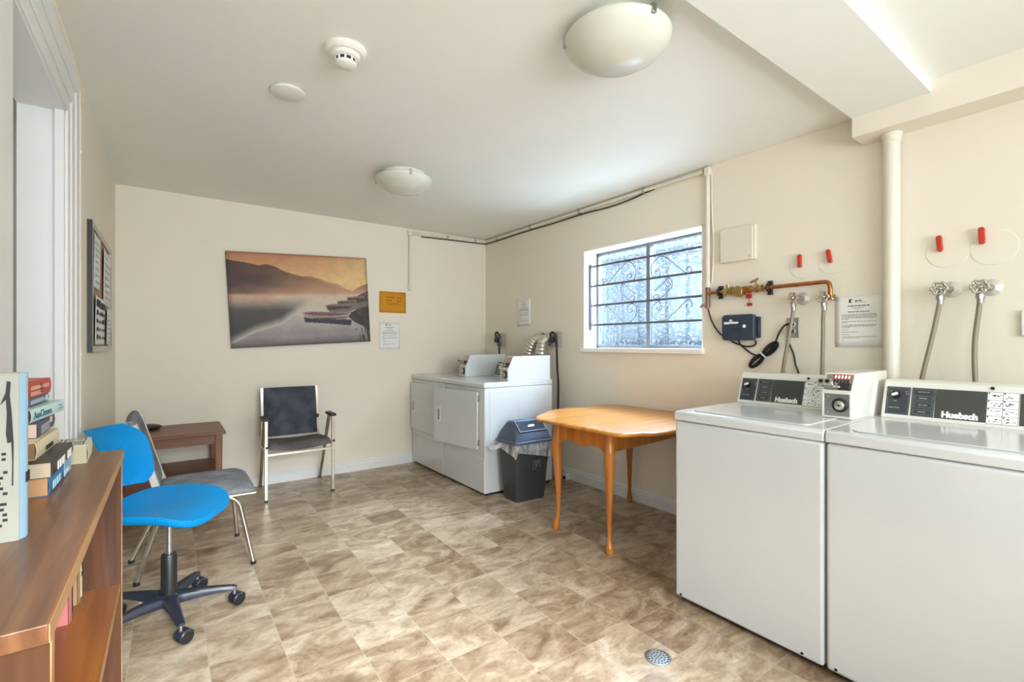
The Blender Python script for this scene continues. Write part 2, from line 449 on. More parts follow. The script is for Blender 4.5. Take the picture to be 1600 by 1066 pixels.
    def build(self, name, m, parent=None, bevel=0, seg=2, angle=35, solid=0, subsurf=0, weld=False, flat=False):
        bm = self.bm
        if weld: bmesh.ops.remove_doubles(bm, verts=bm.verts, dist=1e-5)
        bmesh.ops.recalc_face_normals(bm, faces=bm.faces)
        o = bpy.data.objects.new(name, None)
        if parent is None:
            xs = [v.co for v in bm.verts]
            org = Vector(((min(v.x for v in xs) + max(v.x for v in xs)) / 2, (min(v.y for v in xs) + max(v.y for v in xs)) / 2, min(v.z for v in xs)))
            bmesh.ops.translate(bm, verts=bm.verts, vec=-org)
        else:
            bm.transform(WM[parent.name].inverted())
        me = bpy.data.meshes.new(name); bm.to_mesh(me); bm.free()
        me.materials.append(m)
        if not flat:
            for p in me.polygons: p.use_smooth = True
            me.set_sharp_from_angle(angle=R(angle))
        bpy.data.objects.remove(o)
        o = bpy.data.objects.new(name, me); COL.objects.link(o)
        if parent is None:
            o.location = org; WM[o.name] = Matrix.Translation(org)
        else:
            o.parent = parent; WM[o.name] = WM[parent.name]
        if solid:
            k = o.modifiers.new('solid', 'SOLIDIFY'); k.thickness = solid; k.offset = -1
        if bevel:
            k = o.modifiers.new('bevel', 'BEVEL'); k.width = bevel; k.segments = seg; k.limit_method = 'ANGLE'; k.angle_limit = R(40)
        if subsurf:
            k = o.modifiers.new('sub', 'SUBSURF'); k.levels = subsurf; k.render_levels = subsurf
        return o


def tag(o, label, cat, group=None, kind=None):
    o['label'] = label; o['category'] = cat
    if group: o['group'] = group
    if kind: o['kind'] = kind
    return o


def thing(name, label, cat, loc=(0, 0, 0), rz=0.0, group=None):
    o = bpy.data.objects.new(name, None); COL.objects.link(o); o.empty_display_size = 0.1
    o.location = loc; o.rotation_euler = (0, 0, rz)
    WM[o.name] = Matrix.Translation(loc) @ Matrix.Rotation(rz, 4, 'Z')
    return tag(o, label, cat, group)


def struct(o, label=None):
    o['kind'] = 'structure'
    if label: o['label'] = label
    return o


def copy_tree(o, parent=None):
    c = o.copy(); COL.objects.link(c); c.parent = parent
    for ch in list(o.children): copy_tree(ch, c)
    return c


def frame(o, x, y):
    """matrix of a local frame: origin o, axes x and y (z = x cross y)"""
    x = Vector(x).normalized(); y = Vector(y); y = (y - x * y.dot(x)).normalized(); z = x.cross(y)
    m = Matrix((x, y, z)).transposed().to_4x4(); m.translation = Vector(o)
    return m


def facing_left(y, z, x):        # plane on the window wall side, seen looking +X: local x runs to -Y, local y up, normal -X
    return frame((x, y, z), (0, -1, 0), (0, 0, 1))


def facing_front(x, z, y):       # plane on the back wall, seen looking +Y
    return frame((x, y, z), (1, 0, 0), (0, 0, 1))


def rrect(x0, x1, y0, y1, r, n=5):
    pts = []
    for cx, cy, a0 in ((x1 - r, y1 - r, 0), (x0 + r, y1 - r, 90), (x0 + r, y0 + r, 180), (x1 - r, y0 + r, 270)):
        for i in range(n + 1):
            a = R(a0 + 90 * i / n); pts.append((cx + r * math.cos(a), cy + r * math.sin(a)))
    return pts


def words(mb, x0, x1, y, h, d=0.0004, gap=0.35, seed=None, wmin=1.5, wmax=5.5):
    """a printed line too small to read: word-length marks"""
    rnd = random.Random(seed if seed is not None else (x0, y).__hash__())
    x = x0
    while x < x1 - h:
        w = min(h * rnd.uniform(wmin, wmax), x1 - x)
        mb.box(x, x + w, y, y + h, 0, d)
        x += w + h * (gap + 0.4)


# ================================================================== the room
XW, XL, YB, YF, CH = 2.955, -0.325, 4.61, -1.6, 2.42
WT = 0.172                                            # thickness of the window wall
struct(MB().box(-1.75, XW + WT, YF - 0.2, YB + 0.1, -0.06, 0).build('floor', M['floor'], flat=True))
struct(MB().box(-1.75, XW + WT, YF - 0.2, YB + 0.1, CH, CH + 0.08).build('ceiling', M['ceil'], flat=True))
struct(MB().box(XL - 0.12, XW + WT, YB, YB + 0.1, 0, CH).build('wall_back', M['wall'], flat=True))
WY0, WY1, WZ0, WZ1 = 1.865, 3.015, 1.182, 2.040      # window opening
w = MB(); X0, X1 = XW, XW + WT
w.box(X0, X1, YF, WY0, 0, CH); w.box(X0, X1, WY1, YB, 0, CH); w.box(X0, X1, WY0, WY1, 0, WZ0); w.box(X0, X1, WY0, WY1, WZ1, CH)
struct(w.build('wall_right', M['wall'], flat=True))
DY0, DY1, DZ = 1.680, 2.470, 2.115                   # doorway
w = MB(); X0, X1 = XL - 0.12, XL
w.box(X0, X1, YF, -1.30, 0, CH); w.box(X0, X1, -0.20, DY0, 0, CH); w.box(X0, X1, -1.30, -0.20, 0, 0.85); w.box(X0, X1, -1.30, -0.20, 2.05, CH); w.box(X0, X1, DY1, YB, 0, CH); w.box(X0, X1, DY0, DY1, DZ, CH)  # opening behind the camera is added for the side fill lamp
struct(w.build('wall_left', M['wall'], flat=True))
w = MB(); Y0, Y1 = YF - 0.12, YF                     # wall behind the camera, with a wide opening added for the fill lamps
w.box(XL, -0.05, Y0, Y1, 0, CH); w.box(2.35, XW, Y0, Y1, 0, CH); w.box(-0.05, 2.35, Y0, Y1, 0, 0.8); w.box(-0.05, 2.35, Y0, Y1, 2.1, CH)
struct(w.build('wall_front', M['wall'], flat=True))
w = MB(); w.box(-1.75, -1.65, 0.6, 3.1, 0, CH); w.box(-1.65, XL - 0.12, 0.6, 0.7, 0, CH); w.box(-1.65, XL - 0.12, 3.0, 3.1, 0, CH)
struct(w.build('wall_corridor', M['trim'], flat=True))
# dropped beam across the ceiling and the boxed soffit along the window wall
struct(MB().box(XL, 2.80, 0.632, 0.94, 2.362, CH).build('trim_1', M['ceil'], flat=True), 'dropped ceiling beam')
struct(MB().box(2.80, XW, YF, 0.94, 2.265, CH).build('trim_2', M['wall'], flat=True), 'boxed soffit along the window wall')


def baseboard(name, pts):
    prof = ((0, 0), (0.016, 0), (0.016, 0.068), (0.011, 0.076), (0.011, 0.09), (0.004, 0.098), (0, 0.098))
    w = MB()
    for (ax, a0, a1, base, sgn) in pts:
        if ax == 'x': w.prism([(base + sgn * p[0], p[1]) for p in prof], a0, a1, 'y')   # runs along Y
        else: w.prism([(base + sgn * p[0], p[1]) for p in prof], a0, a1, 'x')            # runs along X
    struct(w.build(name, M['trim'], flat=True))


baseboard('baseboard_back', [('y', XL, XW, YB, -1)])
baseboard('baseboard_right', [('x', YF, YB - 0.016, XW, -1)])
baseboard('baseboard_left', [('x', 2.695, YB - 0.016, XL, 1), ('x', YF, 0.6, XL, 1)])

# doorway in the left wall: lining, stop and stepped casing
d = bpy.data.objects.new('door_1', None); COL.objects.link(d); d.location = (XL, DY0, 0); WM['door_1'] = Matrix.Translation(d.location); struct(d)
w = MB()
w.box(XL - 0.125, XL + 0.004, DY1 - 0.012, DY1 + 0.0, 0, DZ); w.box(XL - 0.125, XL + 0.004, DY0, DY0 + 0.012, 0, DZ); w.box(XL - 0.125, XL + 0.004, DY0, DY1, DZ - 0.012, DZ)
w.box(XL - 0.022, XL + 0.004, DY1 - 0.03, DY1 - 0.012, 0, DZ - 0.012); w.box(XL - 0.022, XL + 0.004, DY0 + 0.012, DY0 + 0.03, 0, DZ - 0.012)
w.build('door_lining', M['trim'], d)
w = MB()
for a, b, t in ((0, 0.055, 0.012), (0.055, 0.125, 0.017), (0.125, 0.20, 0.022)):
    w.box(XL, XL + t, DY1 + a, DY1 + b, 0, DZ + b); w.box(XL, XL + t, DY0 - b, DY0 - a, 0, DZ + b); w.box(XL, XL + t, DY0 - a, DY1 + a, DZ + a, DZ + b)
w.build('door_casing', M['trim'], d, bevel=0.003)
w = MB(); w.box(XL - 0.075, XL - 0.035, DY0 + 0.012, DY0 + 0.015, 1.15, 1.40)
w.cyl((XL - 0.05, DY0 + 0.012, 1.275), (XL - 0.05, DY0 + 0.045, 1.275), 0.012); w.blob((XL - 0.05, DY0 + 0.05, 1.265), (0.016, 0.014, 0.016))
w.build('door_latch', M['steel'], d)

# window in the right wall: two pebbled panes in an aluminium frame, white lining, sill
wd = bpy.data.objects.new('window_1', None); COL.objects.link(wd); wd.location = (XW, 2.44, WZ0); WM['window_1'] = Matrix.Translation(wd.location); struct(wd)
w = MB(); t = 0.008
w.box(XW - 0.002, XW + 0.165, WY0, WY0 + t, WZ0, WZ1); w.box(XW - 0.002, XW + 0.165, WY1 - t, WY1, WZ0, WZ1)
w.box(XW - 0.002, XW + 0.165, WY0, WY1, WZ1 - t, WZ1); w.box(XW - 0.002, XW + 0.165, WY0, WY1, WZ0, WZ0 + t)
w.build('window_lining', M['reveal'], wd)
MB().box(XW - 0.035, XW + 0.01, WY0 - 0.012, WY1 + 0.012, WZ0 - 0.028, WZ0 + 0.008).build('window_sill', M['reveal'], wd, bevel=0.004)
XP = 3.120; a, b, c, e = WY0 + t, WY1 - t, WZ0 + t, WZ1 - t
w = MB(); s = 0.026
w.box(XP - 0.015, XP + 0.03, a, a + s, c, e); w.box(XP - 0.015, XP + 0.03, b - s, b, c, e)
w.box(XP - 0.015, XP + 0.03, a, b, c, c + s); w.box(XP - 0.015, XP + 0.03, a, b, e - s * 0.6, e)
w.build('window_frame', M['alu'], wd, bevel=0.002)
MB().box(XP - 0.02, XP + 0.025, 2.42, 2.455, c, e).build('window_mullion', M['alu'], wd, bevel=0.002)
MB().box(XP + 0.003, XP + 0.009, a + s, 2.42, c + s, e - s * 0.6).build('window_pane', M['glass'], wd, flat=True)
MB().box(XP + 0.011, XP + 0.017, 2.455, b - s, c + s, e - s * 0.6).build('window_pane', M['glass'], wd, flat=True)

# the yard outside
w = MB(); X0, X1 = XW + WT, XW + WT + 0.012
w.box(X0, X1, YF, WY0, 0, 3.0); w.box(X0, X1, WY1, 6.0, 0, 3.0); w.box(X0, X1, WY0, WY1, 0, WZ0); w.box(X0, X1, WY0, WY1, WZ1, 3.0)
struct(w.build('outside_bounce_blocker', M['bouncedark'], flat=True))  # unseen dark skin added to keep bounced light off the fence
g = struct(MB().box(XW + WT, 7.5, -2, 7.5, -0.1, 0.0).build('outside_ground', M['ground'], flat=True))
fn = thing('outside_fence', 'pale blue board fence standing outdoors, seen blurred through the pebbled window', 'fence', (4.3, 3.2, 0))
MB().box(4.325, 4.335, 1.4, 5.2, 0.0, 2.22).build('fence_backing', M['fencedark'], fn)
for i, (y0, y1) in enumerate(((1.4, 2.30), (2.36, 2.86), (2.92, 3.11), (3.17, 3.48), (3.54, 3.72), (3.78, 3.96), (4.02, 4.40), (4.46, 5.2))):
    MB().box(4.30, 4.32, y0, y1, 0.0, 2.24).build('fence_board', M['fence'], fn)
MB().box(4.27, 4.30, 1.4, 5.2, 2.15, 2.24).build('fence_rail', M['fencedark'], fn)
MB().box(4.27, 4.30, 1.4, 5.2, 1.20, 1.255).build('fence_rail', M['fencedark'], fn)

# iron window bars with scrolls
gr = thing('window_grille', 'grey wrought-iron security bars with scrolls set in the window recess', 'window bars', (3.02, 2.44, 1.38))
XG = 3.02
for yy in (2.995, 1.885):
    MB().box(XG - 0.009, XG + 0.009, yy - 0.011, yy + 0.011, 1.345, 1.925).build('post', M['iron'], gr, bevel=0.002)
for zz in (1.903, 1.730, 1.560, 1.390):
    MB().box(XG - 0.005, XG + 0.005, WY0 + 0.008, WY1 - 0.008, zz - 0.008, zz + 0.008).build('bar', M['iron'], gr)
SCROLLS = [
 [(2.821, 1.777), (2.803, 1.782), (2.801, 1.766), (2.824, 1.758), (2.846, 1.773), (2.841, 1.793), (2.858, 1.772), (2.828, 1.738), (2.794, 1.738), (2.74, 1.78), (2.616, 1.874), (2.56, 1.889), (2.505, 1.849), (2.491, 1.799), (2.509, 1.744), (2.548, 1.738), (2.579, 1.756), (2.57, 1.788), (2.538, 1.788), (2.533, 1.768), (2.553, 1.763)],
 [(2.292, 1.765), (2.305, 1.776), (2.289, 1.785), (2.263, 1.771), (2.264, 1.742), (2.3, 1.738), (2.336, 1.752), (2.344, 1.818), (2.314, 1.858), (2.259, 1.889), (2.205, 1.871), (2.122, 1.802), (2.042, 1.741), (2.008, 1.738), (1.992, 1.75), (2.008, 1.778), (2.032, 1.773), (2.029, 1.751), (2.013, 1.751)],
 [(2.499, 1.627), (2.56, 1.672), (2.613, 1.716), (2.642, 1.704), (2.651, 1.675), (2.638, 1.645), (2.548, 1.578), (2.511, 1.575), (2.506, 1.607), (2.538, 1.613), (2.548, 1.595)],
 [(2.314, 1.63), (2.264, 1.662), (2.216, 1.695), (2.189, 1.718), (2.158, 1.687), (2.161, 1.643), (2.216, 1.598), (2.27, 1.572), (2.311, 1.572), (2.325, 1.583), (2.303, 1.601), (2.274, 1.597), (2.272, 1.585), (2.292, 1.583)],
 [(2.216, 1.695), (2.203, 1.665), (2.179, 1.655), (2.167, 1.674), (2.184, 1.691), (2.197, 1.68)],
 [(2.814, 1.496), (2.831, 1.518), (2.807, 1.548), (2.777, 1.53), (2.7, 1.473), (2.616, 1.412), (2.548, 1.404), (2.493, 1.453), (2.485, 1.511), (2.523, 1.548), (2.572, 1.536), (2.582, 1.503), (2.554, 1.477), (2.523, 1.493), (2.542, 1.51)],
 [(2.018, 1.512), (2.034, 1.511), (2.03, 1.487), (2.003, 1.486), (1.99, 1.513), (2.011, 1.545), (2.037, 1.535), (2.122, 1.467), (2.205, 1.408), (2.27, 1.404), (2.325, 1.437), (2.338, 1.491), (2.314, 1.528), (2.27, 1.548), (2.248, 1.506), (2.264, 1.479), (2.292, 1.494), (2.281, 1.508)]]
for sc in SCROLLS:
    MB().tube([(XG, y, z) for y, z in sc], 0.0042, 6, sub=4).build('scroll', M['scroll'], gr)


# ================================================================== pipes and cables on the walls
cd = thing('conduit', 'cream painted surface conduit running under the ceiling along back and window walls', 'conduit', (2.0, 4.59, 1.80))
MB().tube([(2.018, 4.592, 1.80), (2.018, 4.592, 2.33), (2.022, 4.592, 2.362), (2.05, 4.592, 2.372), (2.90, 4.592, 2.392), (2.935, 4.57, 2.394), (2.937, 4.53, 2.394), (2.937, 1.85, 2.394)], 0.0125, 10).build('pipe', M['cream'], cd)
MB().box(1.996, 2.042, 4.575, 4.61, 2.345, 2.392).build('elbow', M['cream'], cd, bevel=0.006)
MB().lathe([(0.014, 0), (0.018, 0.015), (0.018, 0.05), (0.013, 0.06)], 16, (2.018, 4.592, 1.775)).build('end_fitting', M['cream'], cd)
for p in ((2.45, 4.592, 2.381), (2.80, 4.592, 2.389)):
    MB().box(p[0] - 0.008, p[0] + 0.008, 4.576, 4.61, p[2] - 0.022, p[2] + 0.018).build('clip', M['steel'], cd, bevel=0.002)
for y in (4.35, 3.75, 3.05, 2.35):
    MB().box(2.922, 2.955, y - 0.008, y + 0.008, 2.374, 2.412).build('clip', M['steel'], cd, bevel=0.002)
cb = MB().tube([(2.15, 4.603, 2.352), (2.5, 4.603, 2.362), (2.90, 4.603, 2.371), (2.946, 4.56, 2.371), (2.948, 4.3, 2.368), (2.948, 3.9, 2.372), (2.948, 3.4, 2.366), (2.948, 3.0, 2.368), (2.948, 2.72, 2.356), (2.948, 2.50, 2.362), (2.948, 2.36, 2.378), (2.948, 2.26, 2.385)], 0.0055, 8, sub=3)
tag(cb.build('cable', M['blackcord']), 'thin black cable clipped just beneath the cream ceiling conduit', 'cable')
dc = thing('down_conduit', 'cream vertical conduit dropping from ceiling at right edge of the window', 'conduit', (2.933, 1.817, 1.60))
MB().box(2.915, 2.955, 1.797, 1.837, 2.352, 2.410).build('junction_elbow', M['cream'], dc, bevel=0.007)
MB().tube([(2.936, 1.817, 2.36), (2.936, 1.817, 1.60)], 0.0155, 12).build('pipe', M['cream'], dc)
MB().cyl((2.936, 1.817, 1.635), (2.936, 1.817, 1.595), 0.019).build('end_fitting', M['cream'], dc)
tag(MB().tube([(2.944, 1.793, 2.36), (2.946, 1.793, 2.15), (2.946, 1.786, 2.0), (2.946, 1.779, 1.88), (2.946, 1.785, 1.75), (2.946, 1.793, 1.64)], 0.006, 8, sub=3).build('cream_cable', M['cream']), 'cream painted cable beside the conduit drop right of the window', 'cable')

dk = thing('door_conduit', 'cream conduit following the door casing on the left wall', 'conduit', (-0.31, 2.70, 0))
MB().tube([(-0.312, 2.70, 0.0), (-0.312, 2.70, 2.20), (-0.312, 2.68, 2.28), (-0.312, 2.62, 2.325), (-0.312, 2.5, 2.34), (-0.312, 1.0, 2.34)], 0.0115, 10).build('pipe', M['cream'], dk)
for z in (1.18, 2.03):
    MB().box(-0.325, -0.298, 2.686, 2.714, z - 0.008, z + 0.008).build('clip', M['cream'], dk, bevel=0.002)

vp = thing('vent_pipe', 'thick cream painted vertical pipe behind the washers, rising to the soffit', 'pipe', (2.905, 0.806, 0))
MB().tube([(2.905, 0.806, 0), (2.905, 0.806, 2.25)], 0.034, 24).build('pipe', M['cream'], vp)
MB().lathe([(0.034, 0), (0.039, 0.005), (0.039, 0.030), (0.043, 0.034), (0.043, 0.044), (0.034, 0.046)], 28, (2.905, 0.806, 2.22)).build('collar', M['cream'], vp)


# ================================================================== ceiling fittings
def ceiling_lamp(x, y, label):
    t = thing('ceiling_lamp', label, 'ceiling light', (x, y, 2.30), 0, 'frosted dome ceiling lights')
    MB().lathe([(0.0, 2.42), (0.150, 2.42), (0.155, 2.385), (0.0, 2.38)], 48, (x, y, 0)).build('base', M['plasticw'], t)
    MB().lathe([(0.196, 2.384), (0.200, 2.380), (0.199, 2.372), (0.190, 2.355), (0.165, 2.330), (0.125, 2.306), (0.075, 2.291), (0.0, 2.286), (0.0, 2.290), (0.075, 2.295), (0.12, 2.310), (0.16, 2.335), (0.185, 2.36), (0.192, 2.378)], 64, (x, y, 0)).build('glass_dome', M['frostglass'], t)
    for a in (20, 140, 260):
        ca, sa = math.cos(R(a)), math.sin(R(a))
        w = MB(frame((x + ca * 0.197, y + sa * 0.197, 2.372), (-sa, ca, 0), (0, 0, 1)))
        w.box(-0.009, 0.009, -0.012, 0.022, -0.006, 0.007).build('clip', M['steel'], t, bevel=0.002)
    return t


ceiling_lamp(1.384, 1.232, 'large frosted glass dome ceiling light nearest the dropped beam')
ceiling_lamp(1.343, 3.160, 'frosted glass dome ceiling light over the far half of the room')
sd = thing('smoke_detector', 'white round smoke detector with stepped head on the ceiling', 'smoke detector', (0.584, 1.966, 2.36))
MB().lathe([(0.0, 2.42), (0.082, 2.42), (0.082, 2.408), (0.070, 2.398), (0.0, 2.396)], 40, (0.584, 1.966, 0)).build('base_plate', M['plasticw'], sd)
MB().lathe([(0.058, 2.400), (0.055, 2.385), (0.045, 2.380), (0.0, 2.380)], 40, (0.584, 1.966, 0)).build('housing', M['plasticw'], sd)
MB().lathe([(0.040, 2.382), (0.040, 2.366), (0.0, 2.366)], 32, (0.584, 1.966, 0)).build('vent_ring', M['darkmetal'], sd)
w = MB()
for k in range(10):
    a = 2 * math.pi * k / 10; ca, sa = math.cos(a), math.sin(a)
    w.M = frame((0.584 + ca * 0.040, 1.966 + sa * 0.040, 2.373), (-sa, ca, 0), (0, 0, 1)); w.box(-0.004, 0.004, -0.008, 0.008, -0.003, 0.003)
w.M = Matrix.Identity(4)
w.lathe([(0.042, 2.367), (0.040, 2.358), (0.030, 2.352), (0.0, 2.351)], 32, (0.584, 1.966, 0))
w.build('sensor_cap', M['plasticw'], sd)
tag(MB().lathe([(0.0, 2.42), (0.066, 2.42), (0.066, 2.413), (0.076, 2.411), (0.076, 2.405), (0.070, 2.402), (0.0, 2.401)], 40, (0.457, 2.438, 0)).build('ceiling_cover', M['plasticw']), 'plain white round blanking cover on the ceiling', 'ceiling cover')


# ================================================================== things on the back wall
def srgb(c): return lin(c)


def painting():
    """canvas print: misty lake at sunset, hills left, rowing boats moored right"""
    W, H = 1.18, 0.813
    root = thing('canvas_picture', 'wide canvas print of misty sunset lake with moored rowing boats', 'picture', (0.99, 4.61, 1.22))
    F = frame((0.99, 4.582, 1.6245), (math.cos(R(3.1)), 0, math.sin(R(3.1))), (-math.sin(R(3.1)), 0, math.cos(R(3.1))))
    MB(F).box(-W / 2, W / 2, -H / 2, H / 2, -0.026, -0.0006).build('stretcher', mat('canvas_edge', (92, 74, 58), 0.8), root)
    NU, NV = 260, 180

    def lerp(a, b, t):
        t = max(0.0, min(1.0, t)); return tuple(x + (y - x) * t for x, y in zip(a, b))

    def poly(pts, u):
        for (u0, v0), (u1, v1) in zip(pts, pts[1:]):
            if u0 <= u <= u1: return v0 + (v1 - v0) * (u - u0) / (u1 - u0 + 1e-9)
        return pts[-1][1] if u > pts[-1][0] else pts[0][1]

    def inside(pts, u, v):
        c = False; n = len(pts)
        for i in range(n):
            (x0, y0), (x1, y1) = pts[i], pts[(i + 1) % n]
            if (y0 > v) != (y1 > v) and u < (x1 - x0) * (v - y0) / (y1 - y0) + x0: c = not c
        return c
    ridge = [(0, .085), (.06, .10), (.14, .115), (.2, .135), (.25, .12), (.3, .135), (.38, .195), (.45, .225), (.52, .25), (.6, .27), (.68, .32), (.74, .345), (.8, .37), (.87, .395), (.95, .40), (1, .4)]
    ridge2 = [(0, .5), (.5, .24), (.56, .235), (.62, .26), (.7, .305), (.76, .315), (.82, .37), (.9, .41), (1, .42)]
    rhill = [(0, .6), (.86, .42), (.9, .37), (.95, .33), (1, .31)]
    refl = [(0, .96), (.08, .90), (.16, .84), (.26, .80), (.34, .76), (.40, .69), (.47, .61), (.55, .54), (.65, .47), (1, .42)]

    def hsh(a, b): return (math.sin(a * 127.1 + b * 311.7) * 43758.5453) % 1.0

    def noise(x, y):
        i, j = math.floor(x), math.floor(y); fx, fy = x - i, y - j
        fx, fy = fx * fx * (3 - 2 * fx), fy * fy * (3 - 2 * fy)
        return (hsh(i, j) * (1 - fx) + hsh(i + 1, j) * fx) * (1 - fy) + (hsh(i, j + 1) * (1 - fx) + hsh(i + 1, j + 1) * fx) * fy

    def colour(u, v):
        n = noise(u * 14, v * 14) * 0.6 + noise(u * 40, v * 40) * 0.4
        # sky
        col = lerp((178, 118, 84), (226, 188, 128), v / .34)
        col = lerp(col, (228, 198, 140), (u - .35) * 1.1 * (1 - abs(v - .2)))
        if v > poly(ridge2, u): col = lerp((168, 124, 92), (204, 164, 128), (v - .25) / .16)
        if v > poly(ridge, u):
            base = lerp((72, 52, 46), (170, 128, 98), u * 1.25)
            d = v - poly(ridge, u)
            col = lerp(base, (188, 148, 118), (v - .26) / .17 * (0.35 + u))
            if u < .4: col = lerp(col, (58, 44, 42), .55 * max(0, noise(u * 9 + 3, v * 20 + 1) - .35) * 2 * (1 - u * 2))
        if v > poly(rhill, u): col = lerp((146, 104, 80), (190, 150, 122), (v - .32) / .10)
        # water
        if v > .42:
            mist = lerp((198, 164, 138), (206, 190, 168), u)
            col2 = lerp(mist, (196, 188, 178), (v - .45) / .2)
            col = lerp(col, mist, (v - .42) / .04)
            if v > .46:
                col = col2
                lim = poly(refl, u)
                if v < lim:
                    k = min(1, (v - .47) / .14) * min(1, (lim - v) / .09)
                    dark = lerp((88, 82, 76), (66, 64, 64), (v - .5) / .3)
                    col = lerp(col, dark, k * (0.98 if u < .35 else max(0.25, .98 - (u - .35) * 2.6)))
                elif v > .66:
                    col = lerp(col, (150, 141, 140), (v - .66) / .2)
                    col = lerp(col, (98, 92, 94), (v - .9) / .1)
                if u < .3 and .46 < v < .58: col = lerp(col, (196, 152, 122), .55 * (.58 - v) / .12 * (0.5 + n))
        # right shore
        shore = [(.80, .665), (.86, .64), (.94, .585), (1, .56), (1, .86), (.93, .80), (.88, .765), (.83, .70)]
        if inside(shore, u, v): col = lerp((48, 44, 48), (84, 76, 74), n)
        if inside([(.88, .48), (.94, .43), (1, .39), (1, .60), (.93, .60), (.9, .56)], u, v): col = lerp((72, 56, 52), (108, 86, 76), n)
        # jetty and moored boats behind
        if inside([(.66, .60), (.80, .555), (1, .515), (1, .565), (.82, .645), (.70, .655)], u, v): col = lerp((112, 98, 92), (140, 122, 112), n)
        for (x, y, s) in ((.82, .475, .75), (.745, .52, .8), (.655, .565, 1.15)):
            hull = [(x, y), (x + .03 * s, y - .012 * s), (x + .19 * s, y - .03 * s), (x + .2 * s, y - .005), (x + .16 * s, y + .03 * s), (x + .02 * s, y + .045 * s)]
            if inside(hull, u, v): col = (128, 108, 98) if v < y + .008 * s else (72, 60, 58)
        # nearest boat with its shadow on the water
        if inside([(.49, .69), (.56, .715), (.80, .725), (.855, .735), (.845, .80), (.70, .775), (.55, .755), (.50, .755)], u, v): col = (58, 56, 64)
        hull = [(.482, .645), (.50, .635), (.56, .628), (.80, .645), (.855, .625), (.852, .66), (.82, .715), (.70, .725), (.56, .712), (.505, .69)]
        if inside(hull, u, v):
            col = (158, 142, 134)
            if inside([(.50, .643), (.56, .637), (.80, .655), (.83, .65), (.80, .675), (.70, .685), (.56, .675), (.505, .66)], u, v): col = (118, 88, 76)
            elif v > .70: col = (92, 84, 84)
        if u > .88 and v > .84 - (u - .88) * .2 and noise(u * 120, v * 5) > .55: col = (66, 60, 56)
        g = 0.94 + 0.12 * n
        edge = 1 - 0.25 * max(0, 0.03 - min(u, 1 - u, v, 1 - v)) / 0.03
        return tuple(max(0, min(255, c * g * edge)) for c in col)
    me = bpy.data.meshes.new('print_face')
    vs, cols = [], []
    inv = WM[root.name].inverted() @ F
    for j in range(NV + 1):
        for i in range(NU + 1):
            u, v = i / NU, j / NV
            vs.append(inv @ Vector((-W / 2 + W * u, H / 2 - H * v, 0))); cols.append(colour(u, v))
    fs = [(j * (NU + 1) + i, (j + 1) * (NU + 1) + i, (j + 1) * (NU + 1) + i + 1, j * (NU + 1) + i + 1) for j in range(NV) for i in range(NU)]
    me.from_pydata(vs, [], fs)
    at = me.color_attributes.new('print', 'FLOAT_COLOR', 'POINT')
    flat = []
    for c in cols: flat.extend(lin(c))
    at.data.foreach_set('color', flat)
    m, nt, p = base_mat('canvas_print')
    ca = nt.nodes.new('ShaderNodeVertexColor'); ca.layer_name = 'print'
    nt.links.new(ca.outputs['Color'], p.inputs['Base Color']); p.inputs['Roughness'].default_value = 0.6
    me.materials.append(m)
    o = bpy.data.objects.new('print_face', me); COL.objects.link(o); o.parent = root


painting()


def sheet_of_paper(name, F, w, h, m, label, cat, group=None, curl=0.0, thick=0.0012):
    """a sheet fixed to a wall; local origin at its lower left corner, local z away from the wall"""
    root = thing(name, label, cat, F.translation, 0, group)
    mb = MB(F)
    def pt(u, v): return (w * u, h * v, 0.0016 + curl * (4 * (u - 0.5) ** 2) * (0.4 + 0.6 * v))
    mb.sheet(pt, 8, 6)
    o = mb.build('sheet', m, root, solid=0.0008)
    return root


def letter(root, F, w, h, seed, ink='inkgrey', head='ink', logo=True):
    a = MB(F @ Matrix.Translation((0, 0, 0.0032))); b = MB(F @ Matrix.Translation((0, 0, 0.0032)))
    rnd = random.Random(seed)
    if logo:
        x, y = w * .34, h * .90
        a.prism([(x - .010, y + .008), (x - .002, y + .012), (x + .008, y + .010), (x - .001, y + .005), (x - .003, y - .001), (x + .004, y - .006), (x - .004, y - .009), (x - .011, y - .004)], 0, 0.0004)
    words(a, w * .42, w * .58, h * .895, h * .018, seed=seed)
    words(b, w * .42, w * .66, h * .868, h * .009, seed=seed + 1)
    words(a, w * .27, w * .72, h * .80, h * .016, seed=seed + 2); words(b, w * .36, w * .63, h * .765, h * .012, seed=seed + 3)
    words(b, w * .42, w * .56, h * .735, h * .011, seed=seed + 4); words(a, w * .27, w * .72, h * .685, h * .014, seed=seed + 5)
    y = .635
    for para, last in ((5, .28), (2, .25), (3, .32), (1, .28), (1, .5), (1, .3), (2, .5), (1, .2)):
        for k in range(para):
            x1 = w * (last if (k == para - 1 and para > 1) or para == 1 else .86)
            words(b, w * .14, max(x1, w * .2), h * y, h * .013, seed=seed + int(y * 1000)); y -= .0235
        y -= .022
        if y < .08: break
    a.build('heading', M[head], root, flat=True); b.build('printed_text', M[ink], root, flat=True)


